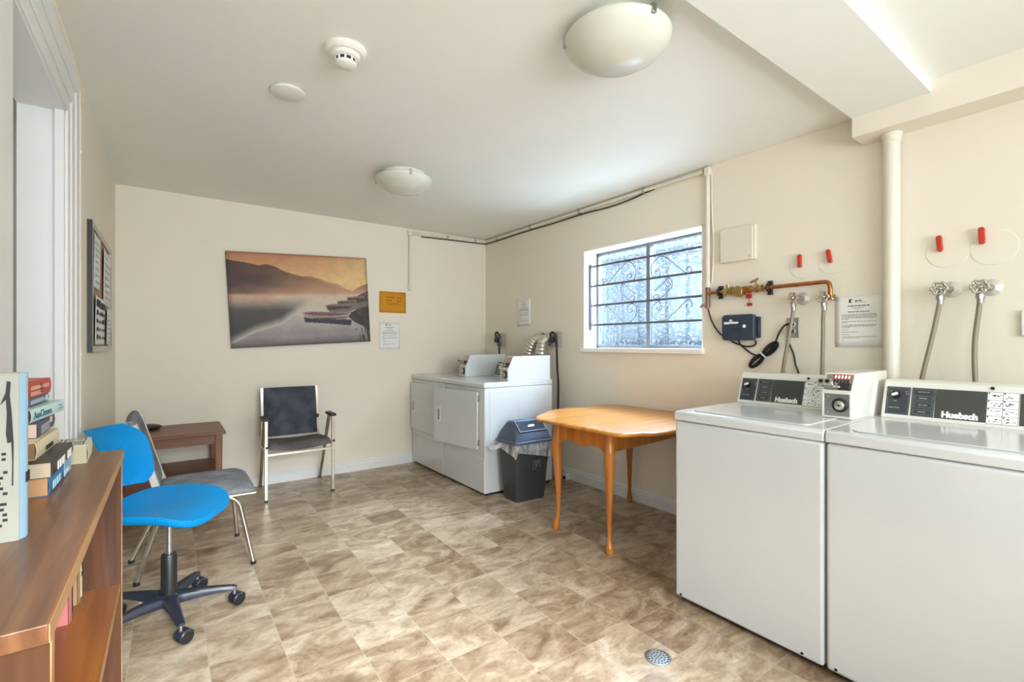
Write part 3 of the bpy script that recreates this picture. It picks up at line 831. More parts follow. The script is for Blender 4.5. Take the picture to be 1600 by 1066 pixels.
F = facing_front(1.697, 1.541, 4.609)
oc = sheet_of_paper('price_notice', F, 0.281, 0.212, M['orange'], 'ochre yellow landscape notice on the back wall beside the canvas', 'notice', curl=0.001)
w = MB(F @ Matrix.Translation((0, 0, 0.004)))
words(w, .070, .165, .150, .010, seed=3, wmin=.7, wmax=1.2, gap=.0); words(w, .185, .24, .147, .010, seed=4, wmin=.7, wmax=1.2, gap=0)
words(w, .070, .142, .118, .011, seed=5, wmin=.7, wmax=1.2, gap=.0); words(w, .185, .24, .114, .011, seed=6, wmin=.7, wmax=1.2, gap=0)
words(w, .080, .205, .093, .005, seed=7); words(w, .080, .23, .080, .005, seed=8)
w.build('printed_text', M['inkbrown'], oc, flat=True)
F = facing_front(1.700, 1.170, 4.609)
lp = sheet_of_paper('letter_notice', F, 0.212, 0.275, M['paper'], 'white printed letter below the ochre notice on back wall', 'notice', curl=0.001)
letter(lp, F, 0.212, 0.275, 11)
F = facing_left(3.990, 1.412, XW - 0.001)
lp = sheet_of_paper('letter_notice', F, 0.222, 0.270, M['paperw'], 'cream printed letter on the window wall above the dryer ducts', 'notice', curl=0.001)
letter(lp, F, 0.222, 0.270, 27, logo=False)
F = facing_left(1.068, 1.206, XW - 0.001)
lp = sheet_of_paper('letter_notice', F, 0.216, 0.272, M['paperw'], 'white residents letter on the wall left of the thick vertical pipe', 'notice', curl=0.001)
letter(lp, F, 0.216, 0.272, 41)

# cork board on the left wall
F = frame((XL, 4.060, 1.180), (0, -1, 0), (0, 0, 1)); F = frame((XL, 3.100, 1.180), (0, 1, 0), (0, 0, 1))
bb = thing('notice_board', 'silver framed cork notice board hanging on the left wall', 'notice board', (XL, 3.58, 1.18))
FB = MB(F); bw, bh = 0.955, 0.655
FB.box(0.02, bw - 0.02, 0.02, bh - 0.02, 0.0, 0.010).build('cork_panel', M['cork'], bb)
for n_, q in (('side', (0, 0.032, 0, bh)), ('side', (bw - 0.032, bw, 0, bh)), ('rail', (0.032, bw - 0.032, 0, 0.032)), ('rail', (0.032, bw - 0.032, bh - 0.032, bh))):
    MB(F).box(q[0], q[1], q[2], q[3], 0, 0.021).build('frame_' + n_, M['steel'], bb, bevel=0.003)
MB(F).box(-.003, 0.0, 0, bh, 0, 0.020).build('frame_edge', M['darkmetal'], bb)
# sheets pinned to it (local x runs deeper into the room)
for k, (x0, y0, ww, hh, lab) in enumerate((
        (0.09, 0.335, 0.26, 0.28, 'white sheet pinned at upper near corner of the cork board'),
        (0.50, 0.270, 0.40, 0.33, 'wide white sheet pinned across the far upper half of the cork board'),
        (0.10, 0.040, 0.43, 0.255, 'white poster with black headings pinned at lower near corner of the cork board'),
        (0.62, 0.040, 0.24, 0.22, 'narrow white sheet pinned at lower far corner of the cork board'))):
    Fp = F @ Matrix.Translation((x0, y0, 0.012 + 0.002 * k))
    pr = sheet_of_paper('pinned_sheet', Fp, ww, hh, M['paper'], lab, 'paper', curl=0.006)
    w = MB(Fp @ Matrix.Translation((0, 0, 0.009)))
    rnd = random.Random(k)
    if k == 2:
        w.box(0.02, 0.19, hh - 0.055, hh - 0.02, 0, 0.0006); w.box(0.22, 0.40, hh - 0.06, hh - 0.025, 0, 0.0006)
        for q in range(16):
            x = 0.03 + (q % 4) * 0.1; y = hh - 0.10 - (q // 4) * 0.042
            w.box(x, x + rnd.uniform(.03, .07), y, y + rnd.uniform(.012, .026), 0, 0.0006)
    else:
        for q in range(7):
            words(w, 0.03, ww * rnd.uniform(.5, .9), hh - 0.05 - q * hh * .12, 0.008, 0.0005, seed=q + 10 * k)
    w.build('printed_marks', M['ink'] if k == 2 else M['inkgrey'], pr, flat=True)

tag(MB().box(2.895, 2.94, 4.59, 4.61, 1.10, 1.185).build('cable_box', M['cream'], bevel=0.004), 'small cream cable box on back wall in the corner behind the dryers', 'cable box')

# ================================================================== things on the window wall
# flush access panel with hinge edge
ap = thing('access_panel', 'square cream painted access panel on the wall right of the window', 'access panel', (2.94, 1.61, 1.755))
MB().box(2.934, XW, 1.497, 1.722, 1.752, 1.966).build('frame', M['cream'], ap, bevel=0.003)
MB().box(2.926, 2.936, 1.512, 1.722, 1.752, 1.966).build('door_leaf', M['cream'], ap, bevel=0.002)
MB().cyl((2.924, 1.530, 1.772), (2.928, 1.530, 1.772), 0.004, n=12).build('screw', M['steel'], ap)

# valve handles on round cover plates
for (yh, zh, yc, zc, tilt, lab) in ((1.243, 1.698, 1.229, 1.678, 0, 'the left cream round plate above the copper pipe'), (1.092, 1.703, 1.077, 1.682, 9, 'the right cream round plate above the copper pipe'),
                                    (0.632, 1.692, 0.609, 1.659, 4, 'the left cream round plate right of the thick pipe'), (0.489, 1.703, 0.454, 1.650, 2, 'the right cream round plate right of the thick pipe')):
    t = thing('shutoff_valve', 'red lever on ' + lab, 'shut-off valve', (XW, yc, zc - 0.08), 0)
    MB().lathe([(0.0, 0), (0.078, 0), (0.077, 0.0025), (0.0, 0.0035)], 40, (XW, yc, zc), (-1, 0, 0)).build('cover_plate', M['wall'], t)
    Fh = facing_left(yh, zh, XW - 0.022) @ Matrix.Rotation(R(tilt), 4, 'Z')
    MB(Fh).prism(rrect(-0.0105, 0.0105, -0.036, 0.040, 0.0095), -0.008, 0.008).build('lever', M['red'], t, bevel=0.003)
    MB(Fh).cyl((0, -0.028, -0.024), (0, -0.028, 0.0), 0.007, n=12).build('stem', M['steel'], t)


def hose_tap(y, z, disc, label, hang):
    """hose tap: wall flange, spindle out from the wall, lobed handwheel, hose nut below"""
    t = thing('hose_tap', label, 'tap', (XW, y, z), 0)
    yd = y - 0.026
    if disc:
        MB().lathe([(0.0, 0), (0.038, 0), (0.037, 0.003), (0.024, 0.007), (0.015, 0.014), (0, 0.015)], 32, (XW, yd, z), (-1, 0, 0)).build('wall_flange', M['flange'], t)
    MB().tube([(XW - 0.004, yd, z), (2.93, yd + 0.004, z), (2.905, y, z), (2.885, y, z)], [0.016, 0.013, 0.013, 0.015], 14).build('spindle', M['steel'], t)
    w = MB(); n = 40; path = []
    for i in range(n + 1):
        th = 2 * math.pi * i / n; rr_ = 0.0265 + 0.0032 * math.cos(6 * th); path.append((2.874, y + rr_ * math.cos(th), z + 0.002 + rr_ * math.sin(th)))
    w.tube(path, 0.0052, 8, cap=False)
    for k in range(6):
        th = 2 * math.pi * k / 6; w.tube([(2.876, y, z + 0.002), (2.874, y + 0.026 * math.cos(th), z + 0.002 + 0.026 * math.sin(th))], 0.0042, 8)
    w.build('handwheel', M['chromew'], t)
    MB().lathe([(0.010, 0), (0.011, 0.008), (0.007, 0.013), (0, 0.014)], 16, (2.879, y, z + 0.002), (-1, 0, 0)).build('wheel_boss', M['steel'], t)
    MB().tube([(2.895, y, z - 0.008), (2.893, y, z - 0.032)], [0.011, 0.011], 14).build('outlet', M['steel'], t)
    MB().tube([(2.893, y, z - 0.030), (2.893, y, z - 0.048)], 0.0165, 8).build('hose_nut', M['steel'], t)
    return t


def hose(pts, label):
    t = thing('water_hose', label, 'hose', pts[-1])
    MB().tube(pts, 0.0098, 12, sub=4).build('braided_tube', M['hose'], t)
    a = Vector(pts[0]); MB().tube([a + Vector((0, 0, 0.002)), a + Vector((0, 0, -0.022))], 0.0125, 12).build('ferrule', M['steel'], t)


TAPS = ((1.258, 1.484, True, 'chrome tap on wall flange above first washer, left of the copper-fed tap', 'x'), (1.101, 1.477, False, 'brass toned tap fed by the bent copper pipe', 'x'),
        (0.621, 1.476, True, 'chrome tap with pale round flange, just right of the thick vertical pipe', 'x'), (0.487, 1.472, True, 'chrome tap nearest the right end of the window wall', 'x'))
for q in TAPS: hose_tap(*q)
hose([(2.893, 1.258, 1.437), (2.885, 1.262, 1.37), (2.87, 1.275, 1.25), (2.86, 1.300, 1.07), (2.86, 1.32, 0.85), (2.84, 1.33, 0.6)], 'grey hose from the leftmost tap, slanting down in front of the double outlet')
hose([(2.893, 1.101, 1.430), (2.890, 1.105, 1.36), (2.875, 1.10, 1.25), (2.865, 1.10, 1.07), (2.86, 1.10, 0.85), (2.84, 1.10, 0.6)], 'grey hose hanging straight down from the copper-fed tap')
hose([(2.893, 0.621, 1.429), (2.885, 0.628, 1.37), (2.87, 0.645, 1.25), (2.855, 0.680, 1.05), (2.85, 0.71, 0.85), (2.83, 0.72, 0.6)], 'grey hose slanting left from the tap beside the thick pipe')
hose([(2.893, 0.487, 1.425), (2.888, 0.492, 1.36), (2.875, 0.502, 1.22), (2.862, 0.497, 1.05), (2.85, 0.48, 0.85), (2.83, 0.48, 0.6)], 'grey hose hanging nearly straight from the rightmost tap')

cp = thing('copper_pipework', 'old copper water pipe with brass valve fittings bending down to a tap', 'pipework', (2.92, 1.43, 1.48))
XC = 2.918
MB().tube([(XC, 1.805, 1.562), (XC, 1.70, 1.563)], 0.010, 12).build('inlet_pipe', M['copper'], cp)
MB().tube([(XC, 1.45, 1.562), (XC, 1.112, 1.564), (XC, 1.098, 1.562), (XC, 1.088, 1.555), (XC, 1.083, 1.542), (XC, 1.081, 1.52), (XC, 1.080, 1.478)], 0.0115, 14).build('outlet_pipe', M['copper'], cp)
w = MB().tube([(XC, 1.074, 1.578 - 0.09), (XC, 1.074, 1.465)], 0.0155, 14).tube([(XC, 1.106, 1.479), (XC, 1.06, 1.479)], 0.014, 14).build('tap_elbow', M['brass'], cp)
MB().tube([(2.928, 1.812, 1.602), (2.928, 1.812, 1.475), (2.922, 1.818, 1.462)], 0.016, 14).build('riser', M['copperd'], cp)
MB().tube([(2.925, 1.812, 1.485), (2.90, 1.835, 1.482), (2.89, 1.845, 1.468)], [0.010, 0.009, 0.007], 10).build('drain_cock', M['copperd'], cp)
for y in (1.728, 1.412):
    w = MB().box(2.935, XW, y - 0.013, y + 0.013, 1.520, 1.604); w.tube([(2.945, y, 1.535), (2.912, y, 1.545), (2.902, y, 1.563), (2.912, y, 1.581), (2.945, y, 1.59)], 0.008, 8, sub=2)
    w.build('clamp', M['darkmetal'], cp, bevel=0.002)
w = MB().tube([(XC, 1.70, 1.563), (XC, 1.675, 1.563)], 0.016, 8).tube([(XC, 1.675, 1.563), (XC, 1.645, 1.563)], 0.022, 12).tube([(XC, 1.648, 1.563), (XC, 1.63, 1.563)], 0.028, 6)
w.tube([(XC, 1.63, 1.563), (XC, 1.605, 1.562)], 0.019, 12)
w.tube([(XC - .012, 1.655, 1.575), (XC - .02, 1.655, 1.605)], [0.013, 0.009], 10).tube([(XC - .012, 1.672, 1.558), (XC - .03, 1.672, 1.535)], [0.013, 0.010], 10)
w.build('check_valve', M['brass'], cp)
w = MB().cyl((XC + .01, 1.582, 1.552), (XC - 0.045, 1.582, 1.552), 0.036, n=6).tube([(XC, 1.607, 1.562), (XC, 1.555, 1.562)], 0.022, 12).build('brass_hex_cap', M['brass'], cp, bevel=0.003)
w = MB().tube([(XC, 1.557, 1.562), (XC, 1.515, 1.562)], 0.023, 12).tube([(XC, 1.538, 1.565), (XC - .035, 1.538, 1.56)], 0.017, 12).build('copper_tee', M['copper'], cp)
w = MB().tube([(XC, 1.515, 1.562), (XC, 1.45, 1.563)], [0.018, 0.016], 12).tube([(XC, 1.487, 1.563), (XC, 1.475, 1.563)], 0.026, 8).tube([(XC, 1.46, 1.563), (XC, 1.445, 1.563)], 0.020, 8)
w.build('ball_valve', M['brass'], cp)
w = MB().tube([(XC - .01, 1.478, 1.575), (XC - .018, 1.478, 1.612)], 0.007, 8).tube([(XC - .018, 1.462, 1.622), (XC - .02, 1.48, 1.612), (XC - .02, 1.51, 1.602)], [0.007, 0.008, 0.006], 8)
w.build('valve_lever', M['brass'], cp)
w = MB().box(2.936, 2.94, 1.522, 1.556, 1.508, 1.535); w.box(2.944, 2.947, 1.522, 1.553, 1.462, 1.480)
w.tube([(2.93, 1.54, 1.545), (2.936, 1.54, 1.53)], 0.002, 6).tube([(2.94, 1.538, 1.51), (2.946, 1.538, 1.478)], 0.002, 6)
w.build('red_tag', M['redtag'], cp)

cx = thing('controller_box', 'navy blue plastic controller box with cut corners on the wall', 'controller box', (2.93, 1.57, 1.245))
MB().prism([(1.470, 1.262), (1.470, 1.392), (1.690, 1.392), (1.690, 1.262)], 2.925, 2.953, 'x').build('back_plate', M['navyblack'], cx, bevel=0.004)
cc = 0.014; y0, y1, z0, z1 = 1.484, 1.690, 1.246, 1.408
MB().prism([(y0 + cc, z0), (y1 - cc, z0), (y1, z0 + cc), (y1, z1 - cc), (y1 - cc, z1), (y0 + cc, z1), (y0, z1 - cc), (y0, z0 + cc)], 2.888, 2.93, 'x').build('cover', M['navy'], cx, bevel=0.005, seg=3)
Fc = facing_left(1.690, 1.246, 2.888)
MB(Fc).tube([(0.016, 0.052, 0.0), (0.06, 0.060, 0.001), (0.12, 0.064, 0.001), (0.165, 0.066, 0.001), (0.176, 0.072, 0)], 0.0028, 8, sub=3).build('moulded_ridge', M['navy'], cx)
w = MB(Fc).box(0.016, 0.052, 0.103, 0.117, 0.0, 0.001); w.box(0.054, 0.110, 0.105, 0.117, 0, 0.001)
w.prism([(0.048, 0.121), (0.074, 0.121), (0.068, 0.130), (0.061, 0.135), (0.055, 0.130)], 0, 0.001)
w.build('white_badge', M['white'], cx, flat=True)
MB(Fc).lathe([(0.0, 0.0), (0.011, 0.0), (0.010, 0.003), (0, 0.003)], 24, (0.148, 0.088, 0), (0, 0, 1)).build('button', M['white'], cx)

do = thing('double_outlet', 'stainless double electrical outlet behind the leftmost hose', 'power outlet', (XW, 1.286, 1.262))
MB().box(2.948, XW, 1.253, 1.320, 1.260, 1.376).build('cover_plate', M['steel'], do, bevel=0.002)
for z in (1.338, 1.297):
    MB().cyl((2.948, 1.286, z), (2.945, 1.286, z), 0.016, n=20).build('socket', M['plasticw'], do)
tag(MB().tube([(2.935, 1.818, 1.47), (2.945, 1.79, 1.37), (2.947, 1.735, 1.29), (2.947, 1.682, 1.262), (2.947, 1.639, 1.232), (2.946, 1.563, 1.208), (2.945, 1.515, 1.212), (2.943, 1.497, 1.228), (2.938, 1.50, 1.247)], 0.0048, 8, sub=4).build('sensor_cord', M['blackcord']), 'black cord looping from the copper riser under the navy controller box', 'cord')
pc = thing('power_cord', 'black power cord tied in a bundle between navy box and double outlet', 'cord', (2.945, 1.45, 1.09))
MB().tube([(2.936, 1.605, 1.247), (2.944, 1.60, 1.225), (2.945, 1.572, 1.198), (2.945, 1.523, 1.163), (2.945, 1.476, 1.145), (2.94, 1.455, 1.142), (2.935, 1.44, 1.155), (2.94, 1.395, 1.205), (2.942, 1.380, 1.235), (2.942, 1.362, 1.283), (2.942, 1.335, 1.325), (2.940, 1.312, 1.340), (2.938, 1.29, 1.340)], 0.005, 8, sub=4).build('cord_run', M['blackcord'], pc)
w = MB()
for k, (a, b_, off) in enumerate(((0.040, 0.020, 0), (0.046, 0.030, 0.004), (0.034, 0.012, -0.004))):
    for (cy, cz) in ((1.490, 1.118), (1.407, 1.192)):
        pts = []
        for i in range(17):
            th = 2 * math.pi * i / 16; u_, v_ = (a + 0.004) * math.cos(th) * 1.15, b_ * math.sin(th) * 0.85
            pts.append((2.940 - 0.004 * k, cy - (u_ * 0.74 - v_ * 0.67), cz + (u_ * 0.67 + v_ * 0.74) + off * .3))
        w.tube(pts, 0.0046, 8, sub=2)
w.build('cord_bundle', M['blackcord'], pc)
MB(frame((2.934, 1.448, 1.156), (0, -0.67, 0.74), (0, 0.74, 0.67))).box(-0.004, 0.004, -0.020, 0.020, -0.012, 0.010).build('tie', M['white'], pc, bevel=0.002)
MB().box(2.925, 2.946, 1.275, 1.297, 1.328, 1.348).build('plug', M['black'], pc, bevel=0.004)
wc = thing('washer_cord', 'black cord from the lower socket of the double outlet down behind washer', 'cord', (2.94, 1.27, 0.9))
MB().box(2.922, 2.946, 1.275, 1.299, 1.285, 1.309).build('plug', M['black'], wc, bevel=0.004)
MB().tube([(2.935, 1.30, 1.288), (2.942, 1.312, 1.262), (2.944, 1.308, 1.235), (2.944, 1.28, 1.165), (2.942, 1.268, 1.10), (2.94, 1.252, 1.058), (2.93, 1.24, 0.95), (2.90, 1.23, 0.7)], 0.0048, 8, sub=4).build('cord_run', M['blackcord'], wc)
ls = thing('wall_switch', 'white switch plate at the right end of the window wall', 'switch', (XW, 0.335, 1.257))
MB().box(2.938, XW, 0.295, 0.372, 1.255, 1.366).build('cover_plate', M['plasticw'], ls, bevel=0.006)
MB().box(2.934, 2.94, 0.318, 0.349, 1.283, 1.338).build('rocker', M['plasticw'], ls, bevel=0.002)


def dryer_outlet(y, z, label, lab2, run):
    t = thing('dryer_outlet', label, 'power outlet', (XW, y, z - 0.07))
    MB().box(2.905, XW, y - 0.050, y + 0.055, z - 0.068, z + 0.066).build('outlet_box', M['outletgrey'], t, bevel=0.004)
    MB().cyl((2.907, y + 0.01, z - 0.01), (2.897, y + 0.01, z - 0.01), 0.034, n=24).build('socket', M['white'], t)
    c = thing('power_cord', lab2, 'cord', (2.90, y, 0.6))
    MB().cyl((2.896, y + 0.006, z - 0.004), (2.858, y + 0.006, z - 0.004), 0.034, 0.030, n=24).build('plug', M['navyblack'], c, bevel=0.005)
    MB().tube(run, 0.0095, 10, sub=4).build('cord_run', M['blackcord'], c)


dryer_outlet(4.255, 1.272, 'grey outlet box near the room corner behind the far dryer', 'black cord plugged in near the corner behind the far dryer',
             [(2.866, 4.262, 1.29), (2.860, 4.262, 1.335), (2.864, 4.245, 1.352), (2.868, 4.215, 1.33), (2.87, 4.205, 1.27), (2.87, 4.205, 1.15), (2.87, 4.205, 0.9), (2.86, 4.2, 0.6)])
dryer_outlet(3.345, 1.268, 'grey outlet box right of the foil ducts behind the near dryer', 'black cord hanging down the wall beside the near dryer',
             [(2.862, 3.352, 1.285), (2.858, 3.350, 1.315), (2.862, 3.330, 1.332), (2.872, 3.310, 1.318), (2.880, 3.298, 1.27), (2.888, 3.296, 1.18), (2.905, 3.308, 1.0), (2.915, 3.305, 0.85), (2.918, 3.312, 0.58), (2.918, 3.32, 0.3)])


def duct(path, label):
    t = thing('foil_duct', label, 'dryer duct', path[0], 0, 'foil dryer ducts')
    pts = [Vector(p) for p in path]; dense = []
    for i in range(len(pts) - 1):
        p0, p1, p2, p3 = pts[max(i - 1, 0)], pts[i], pts[i + 1], pts[min(i + 2, len(pts) - 1)]
        for k in range(18):
            s_ = k / 18
            dense.append(0.5 * ((2 * p1) + (p2 - p0) * s_ + (2 * p0 - 5 * p1 + 4 * p2 - p3) * s_ * s_ + (3 * p1 - p0 - 3 * p2 + p3) * s_ ** 3))
    dense.append(pts[-1])
    MB().tube(dense, [0.050 + 0.0042 * math.sin(i * 1.1) for i in range(len(dense))], 22).build('corrugated_tube', M['foil'], t, angle=80)
    e = pts[-1]
    MB().cyl((XW - 0.001, e.y, e.z), (XW - 0.028, e.y, e.z), 0.058, 0.055).build('wall_collar', M['darkmetal'], t)


duct([(2.855, 3.685, 0.45), (2.855, 3.682, 1.00), (2.850, 3.660, 1.14), (2.858, 3.615, 1.235), (2.895, 3.585, 1.27), (2.952, 3.58, 1.275)], 'left of the two foil ducts rising behind the dryers')
duct([(2.855, 3.49, 0.45), (2.855, 3.488, 1.00), (2.850, 3.475, 1.14), (2.856, 3.462, 1.235), (2.895, 3.458, 1.268), (2.952, 3.456, 1.27)], 'right of the two foil ducts, nearest the grey outlet box')
kb = thing('floor_cable_box', 'small white box against the baseboard beyond the table leg', 'cable box', (2.91, 3.20, 0))
MB().box(2.885, 2.935, 3.16, 3.235, 0.0, 0.055).build('body', M['plasticw'], kb, bevel=0.006)
MB().box(2.880, 2.886, 3.172, 3.205, 0.010, 0.036).build('port', M['black'], kb)

# ================================================================== washers and dryers
def coin_box(root, x0, x1, y0, y1, zb, h, cham, metal_front):
    """coin meter standing on a machine's top, its front facing -X"""
    m = M['enamel2'] if not metal_front else M['enamel']
    zt = zb + h; zm = zt - cham[1]
    o = MB().prism([(x0, zb), (x0, zm), (x0 + cham[0], zt), (x1, zt + 0.004), (x1, zb)], y0, y1, 'y').build('coin_box', m, root, bevel=0.004)
    F = facing_left(y1, zb, x0)                        # local x 0..w towards the camera, y up
    w_ = y1 - y0
    hz = zm - zb
    # recessed steel front with its round lock
    w = MB(F); w.box(0.006, w_ - 0.006, 0.010, hz - 0.012, -0.0005, 0.0015); w.build('front_plate', M['steel'], o)
    w = MB(F)
    for q in ((0.004, 0.012, 0.006, hz - 0.004), (w_ - 0.010, w_ - 0.004, 0.006, hz - 0.004)): w.box(q[0], q[1], q[2], q[3], 0, 0.006)
    w.box(0.004, w_ - 0.004, hz - 0.012, hz - 0.003, 0, 0.008); w.box(0.004, w_ - 0.004, 0.004, 0.012, 0, 0.008)
    w.build('front_bezel', M['enamel2'], o, bevel=0.0015)
    MB(F).lathe([(0.030, 0), (0.030, 0.006), (0.024, 0.010), (0.0, 0.010)], 32, (w_ * .62, hz * .5, 0.001), (0, 0, 1)).build('lock_ring', M['darkmetal'], o)
    MB(F).lathe([(0.019, 0), (0.019, 0.013), (0.014, 0.016), (0.0, 0.016)], 28, (w_ * .62, hz * .5, 0.001), (0, 0, 1)).build('lock_barrel', M['chrome'], o)
    MB(F).lathe([(0.005, 0), (0.004, 0.0185), (0.0, 0.0185)], 12, (w_ * .62, hz * .5, 0.001), (0, 0, 1)).build('keyhole', M['black'], o)
    w = MB(F)
    for q in (0.024, hz - 0.024): w.lathe([(0.006, 0), (0.005, 0.004), (0, 0.005)], 12, (w_ * .20, q, 0.001), (0, 0, 1))
    w.build('screw', M['steel'], o)
    # sloping upper face with the coin slide
    S = frame((x0, y1, zm), (0, -1, 0), (cham[0], 0, cham[1])); L_ = math.hypot(*cham)
    MB(S).box(0.010, w_ - 0.006, 0.004, L_ - 0.008, -0.0005, 0.0015).build('slide_plate', M['steel'], o)
    if not metal_front:
        MB(S).box(0.036, w_ - 0.014, L_ * .62, L_ * .90, 0.001, 0.003).build('price_window', M['redtag'], o)
        w = MB(S)
        for k in range(5): w.prism(rrect(0.041 + k * 0.0125, 0.049 + k * 0.0125, L_ * .66, L_ * .86, 0.0038), 0.003, 0.0036)
        w.build('coin_symbols', M['white'], o)
        w = MB(S)
        for k in range(5): w.box(0.038 + k * 0.0125, 0.047 + k * 0.0125, L_ * .46, L_ * .60, 0.001, 0.003)
        w.build('coin_slots', M['ink'], o)
    w = MB(S @ Matrix.Translation((0, L_ * .12, 0)))
    w.box(0.0, w_ * .62, 0.0, 0.010, 0.0, 0.014); w.prism(rrect(-0.012, w_ * .44, 0.004, 0.028, 0.010), 0.016, 0.038)
    w.box(0.012, w_ * .34, 0.006, 0.024, 0.0, 0.018)
    w.build('coin_slide', M['chrome'], o, bevel=0.0025)
    w = MB(S @ Matrix.Translation((0, L_ * .12, 0.0385)))
    for k in (0.006, 0.030): w.lathe([(0.0085, 0), (0.0085, 0.001), (0.0055, 0.001), (0.0055, 0.0)], 20, (k, 0.016, 0), (0, 0, 1))
    w.build('slide_rings', M['darkmetal'], o)
    MB(S).box(w_ * .52, w_ * .92, 0.008, L_ * .42, 0.001, 0.010).build('slide_housing', M['darkmetal'], o, bevel=0.003)
    return o


def console(root, xb, xt, xr, y0, y1, zb, zt, segs, text_at=None, label_at=None):
    """sloping control console; segs = list of (s0, s1) fascia panels measured from its far (left) end"""
    o = MB().prism([(xb, zb), (xb + 0.002, zb + 0.012), (xt, zt - 0.008), (xt + 0.012, zt), (xr, zt), (xr, zb)], y0, y1, 'y').build('console', M['enamel2'], root, bevel=0.006, seg=3)
    S = frame((xb, y1, zb), (0, -1, 0), (xt - xb, 0, zt - zb)); H = math.hypot(xt - xb, zt - zb)
    return o, S, H


def washer(yl, label, coin):
    """top-load washer, 0.64 wide along Y, front facing -X; yl = Y of its left side"""
    yr = yl - 0.640; t = thing('washing_machine', label, 'washing machine', (2.32, (yl + yr) / 2, 0), 0, 'coin washers')
    X0, X1 = 1.962, 2.675
    MB().box(X0 + 0.002, X1, yr + 0.002, yl - 0.002, 0.022, 0.857).build('cabinet', M['enamel'], t, bevel=0.012, seg=3)
    MB().box(X0 + 0.03, X1 - 0.02, yr + 0.02, yl - 0.02, 0.006, 0.03).build('base_frame', M['black'], t)
    for fx in (X0 + 0.06, X1 - 0.06):
        for fy in (yr + 0.06, yl - 0.06):
            MB().cyl((fx, fy, 0), (fx, fy, 0.022), 0.018, n=16).build('foot', M['black'], t)
    w = MB()
    for fy in (yl - 0.035, yr + 0.075): w.cyl((X0 + 0.003, fy, 0.038), (X0 - 0.001, fy, 0.038), 0.005, n=12)
    w.build('panel_screw', M['darkmetal'], t)
    MB().prism([(X0 - 0.002, 0.860), (X0 - 0.002, 0.893), (X0 + 0.010, 0.904), (X1, 0.908), (X1, 0.860)], yr, yl, 'y').build('top_panel', M['enamel'], t, bevel=0.005, seg=3)
    lid = MB().prism(rrect(2.010, 2.455, yr + 0.075, yl - 0.060, 0.035), 0.9045, 0.9085).build('lid', M['enamel'], t, bevel=0.0018)
    o, S, H = console(t, 2.500, 2.556, 2.668, yr + 0.012, yl - 0.010, 0.905, 1.068, None)
    segs = (('fascia', .014, .094, 'panel2'), ('fascia', .100, .174, 'panel2'), ('fascia', .176, .326, 'panel'), ('instruction_label', .326, .412, 'white'), ('fascia', .414, .600, 'panel'))
    for n_, a, b, mm in segs:
        MB(S).box(a, b, .016, .140, 0, 0.0018).build(n_, M[mm], o)
    w = MB(S @ Matrix.Translation((0, 0, 0.0018))); d = 0.0004

    def outline(a, b, c, e, k=0.0011):
        w.box(a, b, c, c + k, 0, d); w.box(a, b, e - k, e, 0, d); w.box(a, a + k, c, e, 0, d); w.box(b - k, b, c, e, 0, d)
    outline(.019, .090, .022, .134); outline(.104, .171, .022, .134)
    for k in range(3): outline(.109, .166, .028 + k * .029, .049 + k * .029)
    for k in range(3): words(w, .124, .152, .036 + k * .029, .005, d, seed=k)
    words(w, .118, .156, .121, .0042, d, seed=9, gap=.05); words(w, .026, .068, .046, .0048, d, seed=10, gap=.05)
    for (a, c) in ((.026, .118), (.026, .106), (.026, .094), (.076, .118), (.080, .108), (.040, .076)): words(w, a, a + .011, c, .0042, d, seed=int(a * 1e4 + c * 1e3))
    w.build('panel_print', M['greyline'], o, flat=True)
    kn = MB(S).lathe([(0.0165, 0.0018), (0.0165, 0.004), (0.0130, 0.014), (0.0, 0.0145)], 28, (.046, .104, 0), (0, 0, 1)).build('knob', M['black'], o)
    MB(S @ Matrix.Translation((.046, .104, 0.0145)) @ Matrix.Rotation(R(25), 4, 'Z')).prism(rrect(-.0115, .0115, -.0055, .0055, .005), 0, 0.006).build('knob_pointer', M['white'], o, bevel=0.001)
    MB(S @ Matrix.Translation((.198, .026, 0.0018))).text('Huebsch', 0.0325, bold=0.0021, depth=0.0004, sx=0.93).build('lettering', M['white'], o, flat=True)
    w = MB(S @ Matrix.Translation((0, 0, 0.0018))); rnd = random.Random(5)
    for k in range(5): w.box(.328, .410, .0165 + k * .0307, .0175 + k * .0307, 0, d)
    for a in (.3265, .3690, .4105): w.box(a, a + .001, .016, .140, 0, d)
    for r_ in range(4):
        for c_ in range(2):
            a, b_ = .329 + c_ * .0425, .018 + r_ * .0307
            w.box(a, a + .004, b_ + .023, b_ + .028, 0, d)
            for q in range(7):
                u, v = a + .004 + rnd.random() * .029, b_ + .004 + rnd.random() * .015
                w.box(u, u + rnd.uniform(.002, .007), v, v + rnd.uniform(.0012, .004), 0, d)
    w.build('label_print', M['ink'], o, flat=True)
    MB(S).lathe([(0.0062, 0), (0.0062, 0.002), (0, 0.002)], 16, (.339, .1555, 0), (0, 0, 1)).build('status_lens', M['black'], o)
    if coin: coin_box(t, 2.290, 2.700, yl - 0.621, yl - 0.505, 0.906, 0.192, (0.042, 0.075), False)
    return t


washer(1.388, 'white coin washing machine next to the wooden table', True)
washer(0.744, 'white coin washing machine at the right end, nearest the camera', False)


